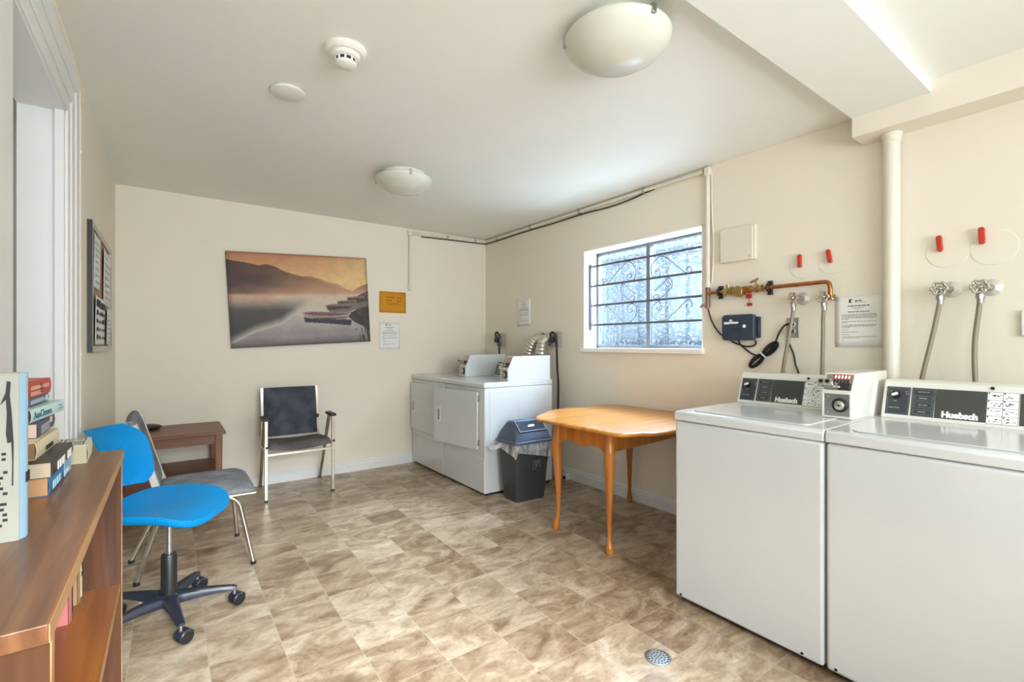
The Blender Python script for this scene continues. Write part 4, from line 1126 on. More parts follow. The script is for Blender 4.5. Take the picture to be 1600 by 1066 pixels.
def dryer(yl, label, ajar, print_):
    yr = yl - 0.690; t = thing('clothes_dryer', label, 'dryer', (2.40, (yl + yr) / 2, 0), 0, 'coin dryers')
    X0, X1 = 2.045, 2.760
    MB().box(X0 + 0.003, X1, yr + 0.002, yl - 0.002, 0.018, 0.866).build('cabinet', M['enamel'], t, bevel=0.008, seg=3)
    MB().box(X0 + 0.03, X1 - 0.02, yr + 0.02, yl - 0.02, 0.0, 0.03).build('base_frame', M['black'], t)
    MB().box(X0, X0 + 0.008, yr + 0.004, yl - 0.004, 0.022, 0.302).build('lower_panel', M['enamel'], t, bevel=0.003)
    MB().prism([(X0 - 0.003, 0.868), (X0 - 0.003, 0.900), (X0 + 0.012, 0.911), (X1, 0.912), (X1, 0.868)], yr, yl, 'y').build('top_panel', M['enamel'], t, bevel=0.005, seg=3)
    w = MB()
    for a, b in ((X0 + .05, X0 + .30), (X0 + .34, X1 - .05)): w.box(a, b, yr + 0.0005, yr + 0.003, .34, .84)
    w.build('side_embossing', M['enamel'], t, bevel=0.002)
    ya, yb = yr + 0.085, yr + 0.085 + 0.598                # door edges, hinge on the near (right) side
    MB().box(X0 + 0.001, X0 + 0.0045, ya + 0.012, yb - 0.012, .372, .826).build('door_opening', M['darkmetal'], t)
    hinge = Vector((X0 + 0.001, ya, 0))
    D = Matrix.Translation(hinge) @ Matrix.Rotation(R(ajar), 4, 'Z')      # local y runs to the free edge, local -x outwards
    door = MB(D).prism(rrect(0.0, yb - ya, .360, .836, .018), -0.022, -0.001, 'x').build('door', M['enamel'], t, bevel=0.004, seg=3)
    hy = (yb - ya) - 0.070
    w = MB(D); w.box(-0.0245, -0.021, hy - 0.030, hy + 0.022, .535, .668); w.build('handle_recess', M['plasticw'], door, bevel=0.002)
    w = MB(D); w.box(-0.0255, -0.0235, hy - 0.016, hy + 0.006, .552, .650); w.build('handle_grip', M['greyline'], door, bevel=0.001)
    if ajar:
        w = MB()
        for z in (.42, .78): w.box(X0 - 0.016, X0 + 0.003, ya - 0.010, ya + 0.002, z - .022, z + .022)
        w.build('hinge', M['steel'], t, bevel=0.002)
    # control console behind the coin meter
    o, S, H = console(t, 2.590, 2.632, 2.752, yr + 0.150, yl - 0.010, 0.912, 1.052, None)
    Ls = (yl - 0.010) - (yr + 0.150)
    for a, b, mm in ((.012, Ls * .30, 'panel2'), (Ls * .31, Ls * .97, 'panel')): MB(S).box(a, b, .014, H - .026, 0, 0.0018).build('fascia', M[mm], o)
    w = MB(S @ Matrix.Translation((0, 0, 0.0018)))
    for k in range(4): words(w, .03, .12, .03 + k * .022, .007, seed=k)
    w.build('panel_print', M['white'], o, flat=True)
    MB(S).lathe([(0.016, 0.0018), (0.013, 0.014), (0.0, 0.0145)], 24, (.08, .085, 0), (0, 0, 1)).build('knob', M['plasticw'], o)
    coin_box(t, 2.290, 2.745, yr + 0.012, yr + 0.128, 0.912, 0.208, (0.050, 0.098), True)
    return t


dryer(4.594, 'white coin dryer in the room corner, its door shut', 0.0, 0)
dryer(3.898, 'white coin dryer beside the grey bin, its door hanging slightly ajar', 8.5, 1)

# ================================================================== swing-lid bin and its liner
bn = thing('swing_bin', 'charcoal swing-lid bin with slate blue lid in front of near dryer', 'bin', (2.31, 3.03, 0))
bx0, bx1, by0, by1 = 2.165, 2.448, 2.930, 3.125


def bin_ring(z, g, r=0.03):
    return [(x, y, z) for x, y in rrect(bx0 - g, bx1 + g, by0 - g * .85, by1 + g * .85, r, 4)]


MB().rings([bin_ring(0.0, -0.004), bin_ring(0.006, 0.0), bin_ring(0.46, 0.034), bin_ring(0.462, 0.030), bin_ring(0.02, -0.005)]).build('body', M['binbody'], bn)
w = MB(); G = 0.040
w.rings([bin_ring(0.452, G + .006), bin_ring(0.452, G + .012), bin_ring(0.468, G + .013), bin_ring(0.474, G + .004)])
lid = w.build('lid_rim', M['binlid'], bn)
cy = (by0 + by1) / 2
hx0, hx1 = bx0 - G, bx1 + G; hy0, hy1 = by0 - G * .85, by1 + G * .85
w = MB()
ringsL = []
for (x, inset) in ((hx0 + .002, 0.012), (hx0 + .030, 0.0), (hx1 - .030, 0.0), (hx1 - .002, 0.012)):
    i = inset
    ringsL.append([(x, hy0 + i * .3, 0.472), (x + (0 if x < 2.3 else 0), hy0 + .012 + i, 0.540 - i), (x, cy - .035, 0.622 - i), (x, cy + .035, 0.622 - i), (x, hy1 - .012 - i, 0.540 - i), (x, hy1 - i * .3, 0.472)])
ringsL[0] = [(hx0 + .002, p[1], p[2]) if p[2] < .5 else (hx0 + .036 if p[2] > .58 else hx0 + .020, p[1], p[2]) for p in ringsL[0]]
ringsL[1] = [(p[0] + (0.012 if p[2] > .5 else 0) + (0.012 if p[2] > .58 else 0), p[1], p[2]) for p in ringsL[1]]
ringsL[2] = [(p[0] - (0.012 if p[2] > .5 else 0) - (0.012 if p[2] > .58 else 0), p[1], p[2]) for p in ringsL[2]]
ringsL[3] = [(hx1 - .002, p[1], p[2]) if p[2] < .5 else (hx1 - .036 if p[2] > .58 else hx1 - .020, p[1], p[2]) for p in ringsL[3]]
w.rings(ringsL)
w.build('lid', M['binlid'], bn, bevel=0.007, seg=3)
S = frame((hx0 + .060, hy0 + .014, 0.543), (1, 0, 0), (0, (cy - .037) - (hy0 + .014), 0.078))
wl = hx1 - hx0 - .120
fl = MB(S).box(0, wl, 0.008, 0.098, 0.0, 0.007).build('flap', M['flap'], bn, bevel=0.002)
w = MB(S); w.box(-.014, -.003, 0, .108, 0, .010); w.box(wl + .003, wl + .014, 0, .108, 0, .010); w.box(-.014, wl + .014, -.004, .006, 0, .010)
w.build('flap_surround', M['binlid'], bn, bevel=0.003)
w = MB(S @ Matrix.Translation((0, 0, 0.007))); xm = wl / 2
w.prism([(xm - .035, .045), (xm - .022, .052), (xm - .024, .060), (xm - .010, .058), (xm + .012, .062), (xm + .034, .060), (xm + .036, .046), (xm + .016, .042), (xm - .008, .042), (xm - .022, .040)], 0, 0.0006)
w.build('lid_emblem', M['white'], bn, flat=True)
Sf = frame((2.300, by0 - .0225, 0.245), (1, 0, 0), (0, -0.060, 1))
w = MB(Sf)
for a, b, c, e in ((0, .004, 0, .075), (.070, .074, .004, .075), (0, .028, .0, .004), (.046, .074, .018, .022)): w.box(a, b, c, e, 0, 0.001)
w.prism([(.018, .070), (.027, .070), (.032, .030), (.037, .070), (.046, .070), (.036, .012), (.028, .012)], 0, 0.001)
w.prism([(.050, .035), (.060, .035), (.060, .070), (.050, .070)], 0, 0.001)
w.build('front_emblem', M['greyline'], bn, flat=True)
# the clear liner turned over the rim
w = MB(); n = 96; rr = rrect(bx0, bx1, by0, by1, .03, 23); rnd = random.Random(4)
ph = [rnd.uniform(0, 6.28) for _ in range(6)]
rows = []
for j in range(13):
    ring = []
    for i in range(n):
        a = 2 * math.pi * i / n; x, y = rr[i]
        drop = 0.140 + 0.022 * math.sin(a * 2 + 1.0) + 0.010 * math.sin(a * 5 + ph[0]) + (0.02 if y < cy else -0.03)
        if x < 2.20: drop -= 0.06
        z = 0.470 - drop * j / 12
        g = 0.034 * z / .46 + 0.004 + 0.004 * math.sin(a * 9 + j * .5 + ph[1]) * (j / 12) + 0.006 * j / 12
        cxm, cym = 2.3065, cy
        k = 1 + g / 0.12
        ring.append((x + (g + .001) * (1 if x > cxm else -1) * min(1, abs(x - cxm) / .12), y + (g + .001) * (1 if y > cym else -1) * min(1, abs(y - cym) / .08), z))
    rows.append(ring)
w.rings(rows, cap=False)
w.tube([(2.145, 3.06, 0.435), (2.12, 3.085, 0.425), (2.09, 3.10, 0.412), (2.065, 3.115, 0.402), (2.045, 3.125, 0.405), (2.035, 3.13, 0.40)], [0.040, 0.022, 0.016, 0.026, 0.022, 0.006], 14, sub=3)
tag(w.build('bin_liner', M['film'], angle=70), 'crumpled clear plastic liner turned over the rim of the charcoal bin', 'bin liner')

# ================================================================== wooden table under the window
tb = thing('wooden_table', 'honey maple table with scalloped apron and curved legs under the window', 'table', (2.5, 2.14, 0))
OUT = [(1.955, 1.735), (1.985, 1.705), (2.03, 1.695), (2.085, 1.682), (2.118, 1.648), (2.16, 1.632), (2.28, 1.622), (2.60, 1.618), (2.86, 1.622), (2.925, 1.65), (2.932, 1.80), (2.936, 2.14), (2.932, 2.45), (2.925, 2.60), (2.86, 2.655),
       (2.74, 2.662), (2.67, 2.650), (2.60, 2.632), (2.53, 2.655), (2.45, 2.672), (2.30, 2.668), (2.22, 2.640), (2.15, 2.585), (2.075, 2.545), (2.00, 2.490), (1.932, 2.405), (1.940, 2.10)]


def offset(pts, g):
    cx_, cy_ = 2.44, 2.14
    return [(cx_ + (x - cx_) * (1 - g / .5), cy_ + (y - cy_) * (1 - g / .5)) for x, y in pts]


w = MB(); R_ = []
for g, z in ((0.022, 0.716), (0.010, 0.718), (0.004, 0.723), (0.0, 0.730), (0.0, 0.735), (0.006, 0.7395), (0.012, 0.741)):
    R_.append([(x, y, z) for x, y in offset(OUT, g)])
w.rings(R_); w.build('table_top', M['honey'], tb)
lx0, lx1, ly0, ly1 = 2.085, 2.885, 1.915, 2.370


def skew(x, y): return (x, y + (x - 2.085) * 0.09)


def apron(p, q, scallop):
    n = 40; top = []; 
    d = Vector((q[0] - p[0], q[1] - p[1], 0)); L_ = d.length; d.normalize()
    F = Matrix((d, Vector((0, 0, 1)), d.cross(Vector((0, 0, 1))))).transposed().to_4x4(); F.translation = (p[0], p[1], 0)
    zs = [(0, .578), (.08, .585), (.16, .602), (.26, .610), (.34, .604), (.42, .592), (.5, .588), (.58, .592), (.66, .604), (.74, .610), (.84, .602), (.92, .585), (1, .578)]
    low = []
    for i in range(n + 1):
        s_ = i / n; z = .588
        if scallop:
            for (a, za), (b, zb) in zip(zs, zs[1:]):
                if a <= s_ <= b:
                    k = (s_ - a) / (b - a); k = k * k * (3 - 2 * k); z = za + (zb - za) * k
        low.append((s_ * L_, z))
    return MB(F).prism(low + [(L_, .718), (0, .718)], -0.010, 0.010)


c4 = [skew(lx0, ly0), skew(lx0, ly1), skew(lx1, ly1), skew(lx1, ly0)]
for i in range(4):
    apron(c4[i], c4[(i + 1) % 4], i in (0, 2)).build('apron', M['honeyleg'], tb, bevel=0.0015)
for (x, y) in c4:
    ox, oy = (-1 if x < 2.5 else 1) * .7, (-1 if y < 2.14 + (x - 2.085) * .09 else 1) * .7
    prof = [(.0, .017, .012), (.006, .021, .012), (.035, .0215, .010), (.055, .017, .006), (.10, .0128, -.002), (.16, .0135, -.004), (.28, .0185, -.004), (.40, .0245, .0), (.50, .030, .006), (.55, .032, .008), (.60, .030, .005), (.64, .026, .0), (.718, .026, .0)]
    MB().tube([(x + ox * o_, y + oy * o_, z) for z, r, o_ in prof], [r for z, r, o_ in prof], 16, sub=3).build('leg', M['honeyleg'], tb, angle=60)

# ================================================================== low cherry table in the left corner, with the pouch
et = thing('end_table', 'low dark cherry side table with a lower shelf in the left back corner', 'side table', (0.02, 4.31, 0))
MB().box(-0.300, 0.338, 4.030, 4.592, 0.566, 0.588).build('table_top', M['cherry'], et, bevel=0.003)
ax0, ax1, ay0, ay1 = -0.285, 0.318, 4.048, 4.572
for x in (ax0, ax1 - .048):
    for y in (ay0, ay1 - .048):
        MB().hexa([(x + .006, y + .006, 0), (x + .042, y + .006, 0), (x + .042, y + .042, 0), (x + .006, y + .042, 0)], [(x, y, .566), (x + .048, y, .566), (x + .048, y + .048, .566), (x, y + .048, .566)]).build('leg', M['cherryleg'], et, bevel=0.003)
for q in ((ax0 + .048, ax1 - .048, ay0 + .006, ay0 + .026), (ax0 + .048, ax1 - .048, ay1 - .026, ay1 - .006), (ax0 + .006, ax0 + .026, ay0 + .048, ay1 - .048), (ax1 - .026, ax1 - .006, ay0 + .048, ay1 - .048)):
    MB().box(*q, .500, .566).build('apron', M['cherry'], et)
MB().box(ax0 + .012, ax1 - .012, ay0 + .012, ay1 - .012, .282, .300).build('shelf', M['cherry'], et, bevel=0.002)
MB().box(ax0 + .048, ax1 - .048, ay0 + .008, ay0 + .026, .215, .282).build('shelf_rail', M['cherry'], et)
w = MB(); w.blob((-0.155, 4.42, 0.609), (0.115, 0.075, 0.021), 28, 14, 0.7); w.tube([(-0.24, 4.40, 0.606), (-0.265, 4.36, 0.600), (-0.23, 4.33, 0.596), (-0.18, 4.35, 0.597)], 0.006, 8, sub=4)
tag(w.build('pouch', M['black'], angle=80), 'small black soft pouch lying on the low cherry side table', 'pouch')


# ================================================================== chairs
def armchair():
    t = thing('arm_chair', 'charcoal upholstered armchair with chrome tube frame against the back wall', 'chair', (0.865, 4.32, 0))
    m = M['chromew']; xl, xr = 0.608, 1.108
    for x in (xl, xr):
        MB().tube([(x, 4.085, 0.008), (x, 4.085, 0.628)], 0.0115, sq=True, hint=(1, 0, 0)).build('front_leg', m, t, bevel=0.002)
        xb = x + (0.026 if x == xl else 0.012)
        MB().tube([(xb, 4.565, 0.008), (x + .004, 4.205, 0.628)], 0.0115, sq=True, hint=(1, 0, 0)).build('rear_leg', m, t, bevel=0.002)
        MB().box(x - .024, x + .020, 4.050, 4.235, .627, .650).build('armrest', M['black'], t, bevel=0.006, seg=3)
        MB().tube([(x, 4.09, 0.395), (x + .008, 4.335, 0.395)], 0.009, sq=True, hint=(1, 0, 0)).build('side_rail', m, t)
        MB().box(x - .004, x + .014, 4.073, 4.085, .41, .43).build('seat_bracket', M['black'], t)
        px = x + (.032 if x == xl else -.028)
        MB().tube([(px, 4.40, 0.40), (px, 4.475, 0.50), (px, 4.528, 0.846)], 0.010, sq=True, hint=(1, 0, 0)).build('back_post', m, t)
        MB().box(px - .010, px + .010, 4.470, 4.500, .57, .60).build('bracket', M['black'], t)
        f = MB()
        for (fx, fy) in ((x, 4.085), (xb, 4.565)): f.box(fx - .0125, fx + .0125, fy - .0125, fy + .0125, 0, .014)
    MB().tube([(xl, 4.085, 0.362), (xr, 4.085, 0.362)], 0.0085, sq=True).build('front_stretcher', m, t)
    MB().tube([(xl + .01, 4.335, 0.395), (xr, 4.335, 0.395)], 0.009, sq=True).build('rear_stretcher', m, t)
    for (fx, fy) in ((xl, 4.085), (xr, 4.085), (xl + .026, 4.565), (xr + .012, 4.565)):
        MB().box(fx - .0125, fx + .0125, fy - .0125, fy + .0125, 0, .016).build('foot_cap', M['black'], t)
    sx0, sx1 = xl + .022, xr - .018
    rings = []
    for k in range(15):
        v = k / 14; y = 4.075 + .385 * v; drop = -.020 * max(0, 1 - v * 5) ** 2
        zc = 0.437 - .022 * v
        top, bot = [], []
        for i in range(17):
            u = i / 16; sag = -.022 * math.sin(math.pi * u) * (0.6 + .4 * (1 - v))
            e = .006 if k in (0, 14) else 0
            x = sx0 + (sx1 - sx0) * u
            top.append((x, y, zc + drop + sag + .018 - e * 2 - .010 * (abs(2 * u - 1) ** 8))); bot.append((x, y, zc + drop + sag - .022 + e))
        rings.append(top + bot[::-1])
    MB().rings(rings).build('seat', M['seatfab'], t, angle=60)
    rings = []
    bx0_, bx1_ = xl + .044, xr - .040
    for k in range(15):
        v = k / 14; z = .440 + .408 * v; y = 4.455 + .062 * v - .006 * math.sin(math.pi * v)
        fr, bk = [], []
        e = .008 if k in (0, 14) else 0
        for i in range(13):
            u = i / 12; x = bx0_ + (bx1_ - bx0_) * u; bow = .010 * math.sin(math.pi * u)
            fr.append((x, y - .016 + bow + e, z)); bk.append((x, y + .016 + bow - e, z))
        rings.append(fr + bk[::-1])
    MB().rings(rings).build('backrest', M['navyfab'], t, angle=60)


armchair()


def side_chair():
    t = thing('side_chair', 'grey padded side chair with chrome legs behind the blue task chair', 'chair', (0.12, 3.2, 0))
    m = M['chromew']
    # (foot, knee, seat-rail start) of the two front legs; then rear legs
    for y0, y1, yr_ in ((2.985, 3.00, 3.045), (3.478, 3.45, 3.40)):
        MB().tube([(0.381 if y0 < 3.2 else .352, y0, 0.012), (0.325, y1, 0.300), (0.312, y1, 0.345), (0.285, y1, 0.376), (0.245, y1, 0.390), (0.10, y1, 0.394), (-0.03, y1, 0.394)], 0.0125, 12, sub=3).build('front_leg', m, t)
        MB().tube([(0.02, yr_, 0.392), (-0.01, yr_, 0.380), (-0.06, yr_, 0.26), (-0.132 if y0 < 3.2 else -.17, yr_ + (0.012 if y0 < 3.2 else -.01), 0.012)], 0.0115, 12, sub=2).build('rear_leg', m, t)
    for (fx, fy) in ((.381, 2.985), (.352, 3.478), (-.132, 3.057), (-.17, 3.39)):
        MB().cyl((fx, fy, 0), (fx, fy, .018), .0145, n=14).build('foot_cap', M['black'], t)
    MB().box(-0.045, 0.395, 2.955, 3.475, .396, .410).build('seat_pan', m, t, bevel=0.004)
    rings = []
    for k in range(19):
        v = k / 18; x = -.055 + .450 * v
        e = 1 - (abs(2 * v - 1)) ** 10
        z0 = .411; top = []; bot = []
        crown = .024 * e + .012 + .006 * math.sin(math.pi * v * .9) - .016 * max(0, (v - .82) / .18) ** 2
        for i in range(15):
            u = i / 14; y = 2.962 + .506 * u
            top.append((x, y, z0 + crown * (1 - .45 * abs(2 * u - 1) ** 10))); bot.append((x, y, z0))
        rings.append(top + bot[::-1])
    MB().rings(rings).build('seat', M['greyfab'], t, angle=60)
    # back pad between two raked flat chrome uprights
    def bx(z): return -.040 - .118 * ((z - .46) / .42)
    rings = []
    for k in range(17):
        v = k / 16; z = .445 + .400 * v; x = bx(z); e = .010 * abs(2 * v - 1) ** 8
        fr, bk = [], []
        for i in range(13):
            u = i / 12; y = 2.985 + .462 * u; bow = -.006 * math.sin(math.pi * u)
            roll = .006 * max(0, (v - .86) / .14) ** 2
            fr.append((x + .014 + bow - e - roll, y, z)); bk.append((x - .012 + bow - e * .2 - roll * 1.6, y, z - .004))
        rings.append(fr + bk[::-1])
    MB().rings(rings).build('backrest', M['greyfab'], t, angle=60)
    for y in (2.974, 3.458):
        MB().tube([(-0.02, y, .41), (bx(.48), y, .48), (bx(.825), y, .825)], .0165, sq=True, hint=(0, 1, 0)).build('back_upright', M['flange'], t, bevel=.003)


side_chair()


def task_chair():
    """facing local +X"""
    t = thing('task_chair', 'bright blue plastic armless task chair on black five-star castor base', 'chair', (0.0, 2.605, 0), R(-30))
    L = WM[t.name]
    MB(L).lathe([(0.0, .070), (.034, .072), (.042, .085), (.042, .110), (.034, .118), (.0, .120)], 28).build('hub', M['navyblack'], t)
    MB(L).lathe([(.031, .112), (.030, .285), (.026, .292), (.018, .293), (0, .293)], 24).build('gas_lift_sleeve', M['darkmetal'], t)
    MB(L).cyl((0, 0, .290), (0, 0, .480), .0155).build('gas_lift', M['steel'], t)
    for k in range(5):
        a = R(21 + 72 * k); Q = L @ Matrix.Rotation(a, 4, 'Z')
        rings = []
        for x, hw, zt, zb in ((.022, .030, .116, .072), (.060, .026, .116, .074), (.12, .0215, .112, .078), (.20, .0175, .102, .078), (.245, .0165, .094, .076), (.262, .012, .088, .078)):
            rings.append([(x, hw, zb), (x, hw * .95, zt - .010), (x, hw * .55, zt), (x, -hw * .55, zt), (x, -hw * .95, zt - .010), (x, -hw, zb)])
        leg = MB(Q).rings(rings).build('base_leg', M['navyblack'], t, angle=45)
        C = Q @ Matrix.Translation((.252, 0, 0)) @ Matrix.Rotation(R((35, -40, 70, -20, 110)[k]), 4, 'Z')
        MB(C).cyl((0, 0, .050), (0, 0, .086), .007, n=12).build('castor_stem', M['steel'], leg)
        for s_ in (-1, 1):
            MB(C).lathe([(0, .004), (.024, .004), (.0275, .008), (.0275, .022), (.023, .0255), (0, .0255)], 26, (.012, 0, .0276), (0, s_, 0)).build('castor_wheel', M['black'], leg)
        hood = []
        for i in range(9):
            th = R(20 + 150 * i / 8); hood.append((.012 + .0305 * math.cos(th), .0276 + .0305 * math.sin(th)))
        for i in range(8, -1, -1):
            th = R(20 + 150 * i / 8); hood.append((.012 + .0275 * math.cos(th), .0276 + .0275 * math.sin(th)))
        MB(C).prism(hood, -.022, .022, 'y').build('castor_hood', M['navyblack'], leg)
    MB(L).box(-.13, .08, -.055, .055, .462, .486).build('seat_mechanism', M['black'], t, bevel=.006)
    w = MB(L); w.tube([(.02, -.01, .472), (.08, -.02, .466), (.12, -.03, .456)], .007, 8).tube([(.115, -.028, .458), (.165, -.04, .448)], [.012, .017], 10)
    w.build('height_lever', M['black'], t)
    # seat shell: rounded square, dished, rear lip up, front edge rolling down
    N, K = 56, 12; rings = []; rb = []

    def seat_pt(r, th):
        c_, s_ = math.cos(th), math.sin(th); e = 2 / 3.6
        x = abs(c_) ** e * (1 if c_ >= 0 else -1) * .198 * r; y = abs(s_) ** e * (1 if s_ >= 0 else -1) * .225 * r
        v = x / .198; u = y / .225
        z = .518 + .020 * max(0, -v) ** 3 - .075 * max(0, v - .26) ** 2 - .006 * max(0, u) * max(0, v) + .016 * abs(u) ** 3 * (1 - max(0, v) * .6) - .012 * (1 - u * u) * (1 - v * v)
        return x, y, z
    for k in range(K + 1):
        r = (k + .02) / (K + .02)
        rings.append([seat_pt(r, 2 * math.pi * i / N) for i in range(N)])
    under = []
    for r, dz in ((1.004, -.010), (.992, -.024), (.96, -.034), (.6, -.034), (.1, -.034)):
        under.append([(lambda p: (p[0], p[1], p[2] + dz))(seat_pt(r, 2 * math.pi * i / N)) for i in range(N)])
    MB(L).rings(rings + under).build('seat', M['blue'], t, angle=60)
    # back shell: curved, narrower at the top, lip flaring backwards
    def back_pt(u, v, off):
        hw = .160 - .034 * v ** 2 - .055 * max(0, (.16 - v) / .16) ** 2 - .02 * max(0, (v - .85) / .15) ** 2
        y = hw * u; z = .588 + .262 * v - .020 * (1 - v) * abs(u) ** 4 * 0
        x = -.215 + .050 * abs(u) ** 2.2 - .045 * v - .055 * max(0, (v - .72) / .28) ** 2 + .018 * math.sin(math.pi * v)
        return (x + off, y, z + .012 * u * u * (v - .5))
    f = [[back_pt(-1 + 2 * i / 24, j / 20, .006) for i in range(25)] for j in range(21)]
    b = [[back_pt((-1 + 2 * i / 24) * .99, j / 20, -.006) for i in range(25)] for j in range(21)]
    MB(L).rings([fr + bk[::-1] for fr, bk in zip(f, b)]).build('backrest', M['blue'], t, angle=60, bevel=0.003)
    MB(L).tube([(-.10, 0, .474), (-.20, 0, .476), (-.235, 0, .50), (-.242, 0, .56), (-.245, 0, .72)], .015, sq=True, hint=(0, 1, 0)).build('back_support', M['black'], t, bevel=.004)


task_chair()

# ================================================================== bookcase and books
bc = thing('bookcase', 'stained wooden bookcase with one shelf, along the left wall nearest camera', 'bookcase', (-0.205, 1.23, 0))
BX0, BX1 = -0.303, -0.105
MB().box(BX0, BX1, 0.705, 1.752, .898, .920).build('top_board', M['woodcase'], bc, bevel=.0015)
MB().box(BX1 - .0005, BX1 + .0012, 0.707, 1.750, .8985, .9185).build('top_edging', M['woodedge'], bc)
for y in (0.740, 1.734):
    p_ = MB().box(BX0, BX1 - .004, y, y + .018, 0, .898).build('end_panel', M['woodcasev_shade'], bc)
    MB().box(BX1 - .0042, BX1 - .0025, y + .001, y + .017, 0, .898).build('panel_edging', M['woodedge'], p_)
for z in (.530, .085):
    s_ = MB().box(BX0, BX1 - .008, .758, 1.734, z - .004, z + .015).build('shelf', M['woodshelf'], bc)
    MB().box(BX1 - .0082, BX1 - .0065, .758, 1.734, z - .003, z + .0145).build('shelf_edging', M['woodedge'], s_)
MB().box(BX1 - .020, BX1 - .008, .758, 1.734, 0, .081).build('plinth', M['woodcasev_shade'], bc)
MB().box(BX0 - .005, BX0, .740, 1.752, .0, .898).build('back_panel', M['woodcasev_shade'], bc)


def book(F, w_, l_, th, cover, label, pages=(214, 196, 160), spine=None, hard=True, group=None, mark=None):
    """book lying in its local frame: spine at local x = 0 (facing -x), width w_ along +x, length l_ along y, thickness th along z"""
    t = thing('book', label, 'book', F.translation, 0, group)
    c = .0022 if hard else .0009; g = .004 if hard else .001
    w = MB(F)
    w.box(0, w_, 0, l_, 0, c).box(0, w_, 0, l_, th - c, th)
    n = 8; bulge = .004 if hard else .0025
    outer = [(-bulge * math.sin(math.pi * i / n), th * i / n) for i in range(n + 1)]
    pts = outer + [(x + c, z) for x, z in outer[::-1]]
    w.rings([[(x, 0, z) for x, z in pts], [(x, l_, z) for x, z in pts]])
    cm = w.build('cover', cover, t, angle=50)
    MB(F).box(c, w_ - g, g, l_ - g, c, th - c).build('page_block', M_pages(pages), t, flat=True)
    if spine: spine(t, F @ frame((-bulge - .0002, 0, 0), (0, 1, 0), (0, 0, 1)), l_, th)
    return t


_pg = {}


def M_pages(c):
    if c not in _pg: _pg[c] = pages_mat('book_pages', c, 2)
    return _pg[c]


def spine_marks(m, seed, rows=2, x0=.1, x1=.85, h=.28):
    def f(t, S, l_, th):
        # local x along the spine, y up; shown facing out of the spine
        Q = S
        w = MB(Q)
        for k in range(rows):
            words(w, l_ * x0, l_ * x1, th * (.18 + k * .62 / max(1, rows - .0)), th * h, -.0012, seed=seed + k, wmin=.6, wmax=1.6, gap=.05)
        w.build('spine_lettering', m, t, flat=True)
    return f


def bookmat(n, c, r=.45): return mat(n, c, r, var=.04, scale=20)


def lying(x, y, z, l_, rot=0.0):
    """frame for a book lying flat, spine towards the room (+X), running +Y from its near end"""
    return Matrix.Translation((x, y, z)) @ Matrix.Rotation(R(rot), 4, 'Z') @ Matrix(((-1, 0, 0, 0), (0, 1, 0, 0), (0, 0, 1, 0), (0, 0, 0, 1)))


def painted_band(m, a, b, c, e):
    def f(t, S, l_, th):
        MB(S).box(l_ * a, l_ * b, th * c, th * e, 0, -.0010).build('spine_band', m, t, flat=True)
    return f


def both(*fs):
    def f(t, S, l_, th):
        for q in fs: q(t, S, l_, th)
    return f


# standing hardback nearest the camera: back cover to the camera, pale spine to the room
Fs = frame((-0.186, 1.030, .9205), (-1, 0, 0), (0, 0, 1))        # x into the wall side, y up, z = -Y... towards the camera
Fs = frame((-0.186, 1.072, .9205), (-1, 0, 0), (0, 0, 1))
tt = thing('book', 'tall grey-beige hardback standing upright at the near end of the bookcase', 'book', (-0.24, 1.05, .9205), 0, 'books on the bookcase')
w = MB(); X0, X1, Y0, Y1, Z0, Z1 = -0.297, -0.186, 1.030, 1.072, .9205, 1.176
cov = bookmat('grey_beige_jacket', (156, 158, 145)); spn = bookmat('pale_blue_spine', (150, 186, 206))
w.box(X0, X1, Y0, Y0 + .0025, Z0, Z1); w.box(X0, X1, Y1 - .0025, Y1, Z0, Z1); w.build('cover', cov, tt)
MB().prism([(X1 - .002, Y0), (X1 + .005, Y0 + .012), (X1 + .006, Y0 + .021), (X1 + .005, Y1 - .012), (X1 - .002, Y1)], Z0, Z1).build('spine', spn, tt, angle=60)
MB().box(X0 + .003, X1 - .003, Y0 + .0025, Y1 - .0025, Z0 + .004, Z1 - .004).build('page_block', M_pages((222, 208, 176)), tt, flat=True)
Fb = frame((X0, Y0, Z0), (1, 0, 0), (0, 0, 1)); wd_ = X1 - X0
w = MB(Fb)
BR = [(.020, .243), (.028, .244), (.031, .226), (.042, .208), (.030, .216), (.028, .195), (.030, .165), (.027, .150), (.019, .151), (.017, .120), (.018, .085), (.015, .085), (.014, .150), (.018, .195), (.022, .222)]
w.prism([(wd_ - .0055 - (o_ - .014) * .52, z_) for o_, z_ in BR], 0, .0006)
w.build('brush_mark', M['ink'], tt, flat=True)
w = MB(Fb)
for z in (.132, .124): words(w, wd_ - .040, wd_ - .0125, z, .004, .0006, seed=int(z * 1e4), wmin=.6, wmax=1.5)
for z in (.110, .102, .094, .086, .078, .062, .054, .046, .038, .030): words(w, wd_ - .045, wd_ - .012, z - .006, .0042, .0006, seed=int(z * 1e4), wmin=.6, wmax=2)
w.build('jacket_text', M['ink'], tt, flat=True)
MB().box(X1 + .0045, X1 + .0066, Y0 + .012, Y1 - .010, Z0 + .085, Z0 + .101).build('spine_label', M['ink'], tt, flat=True)

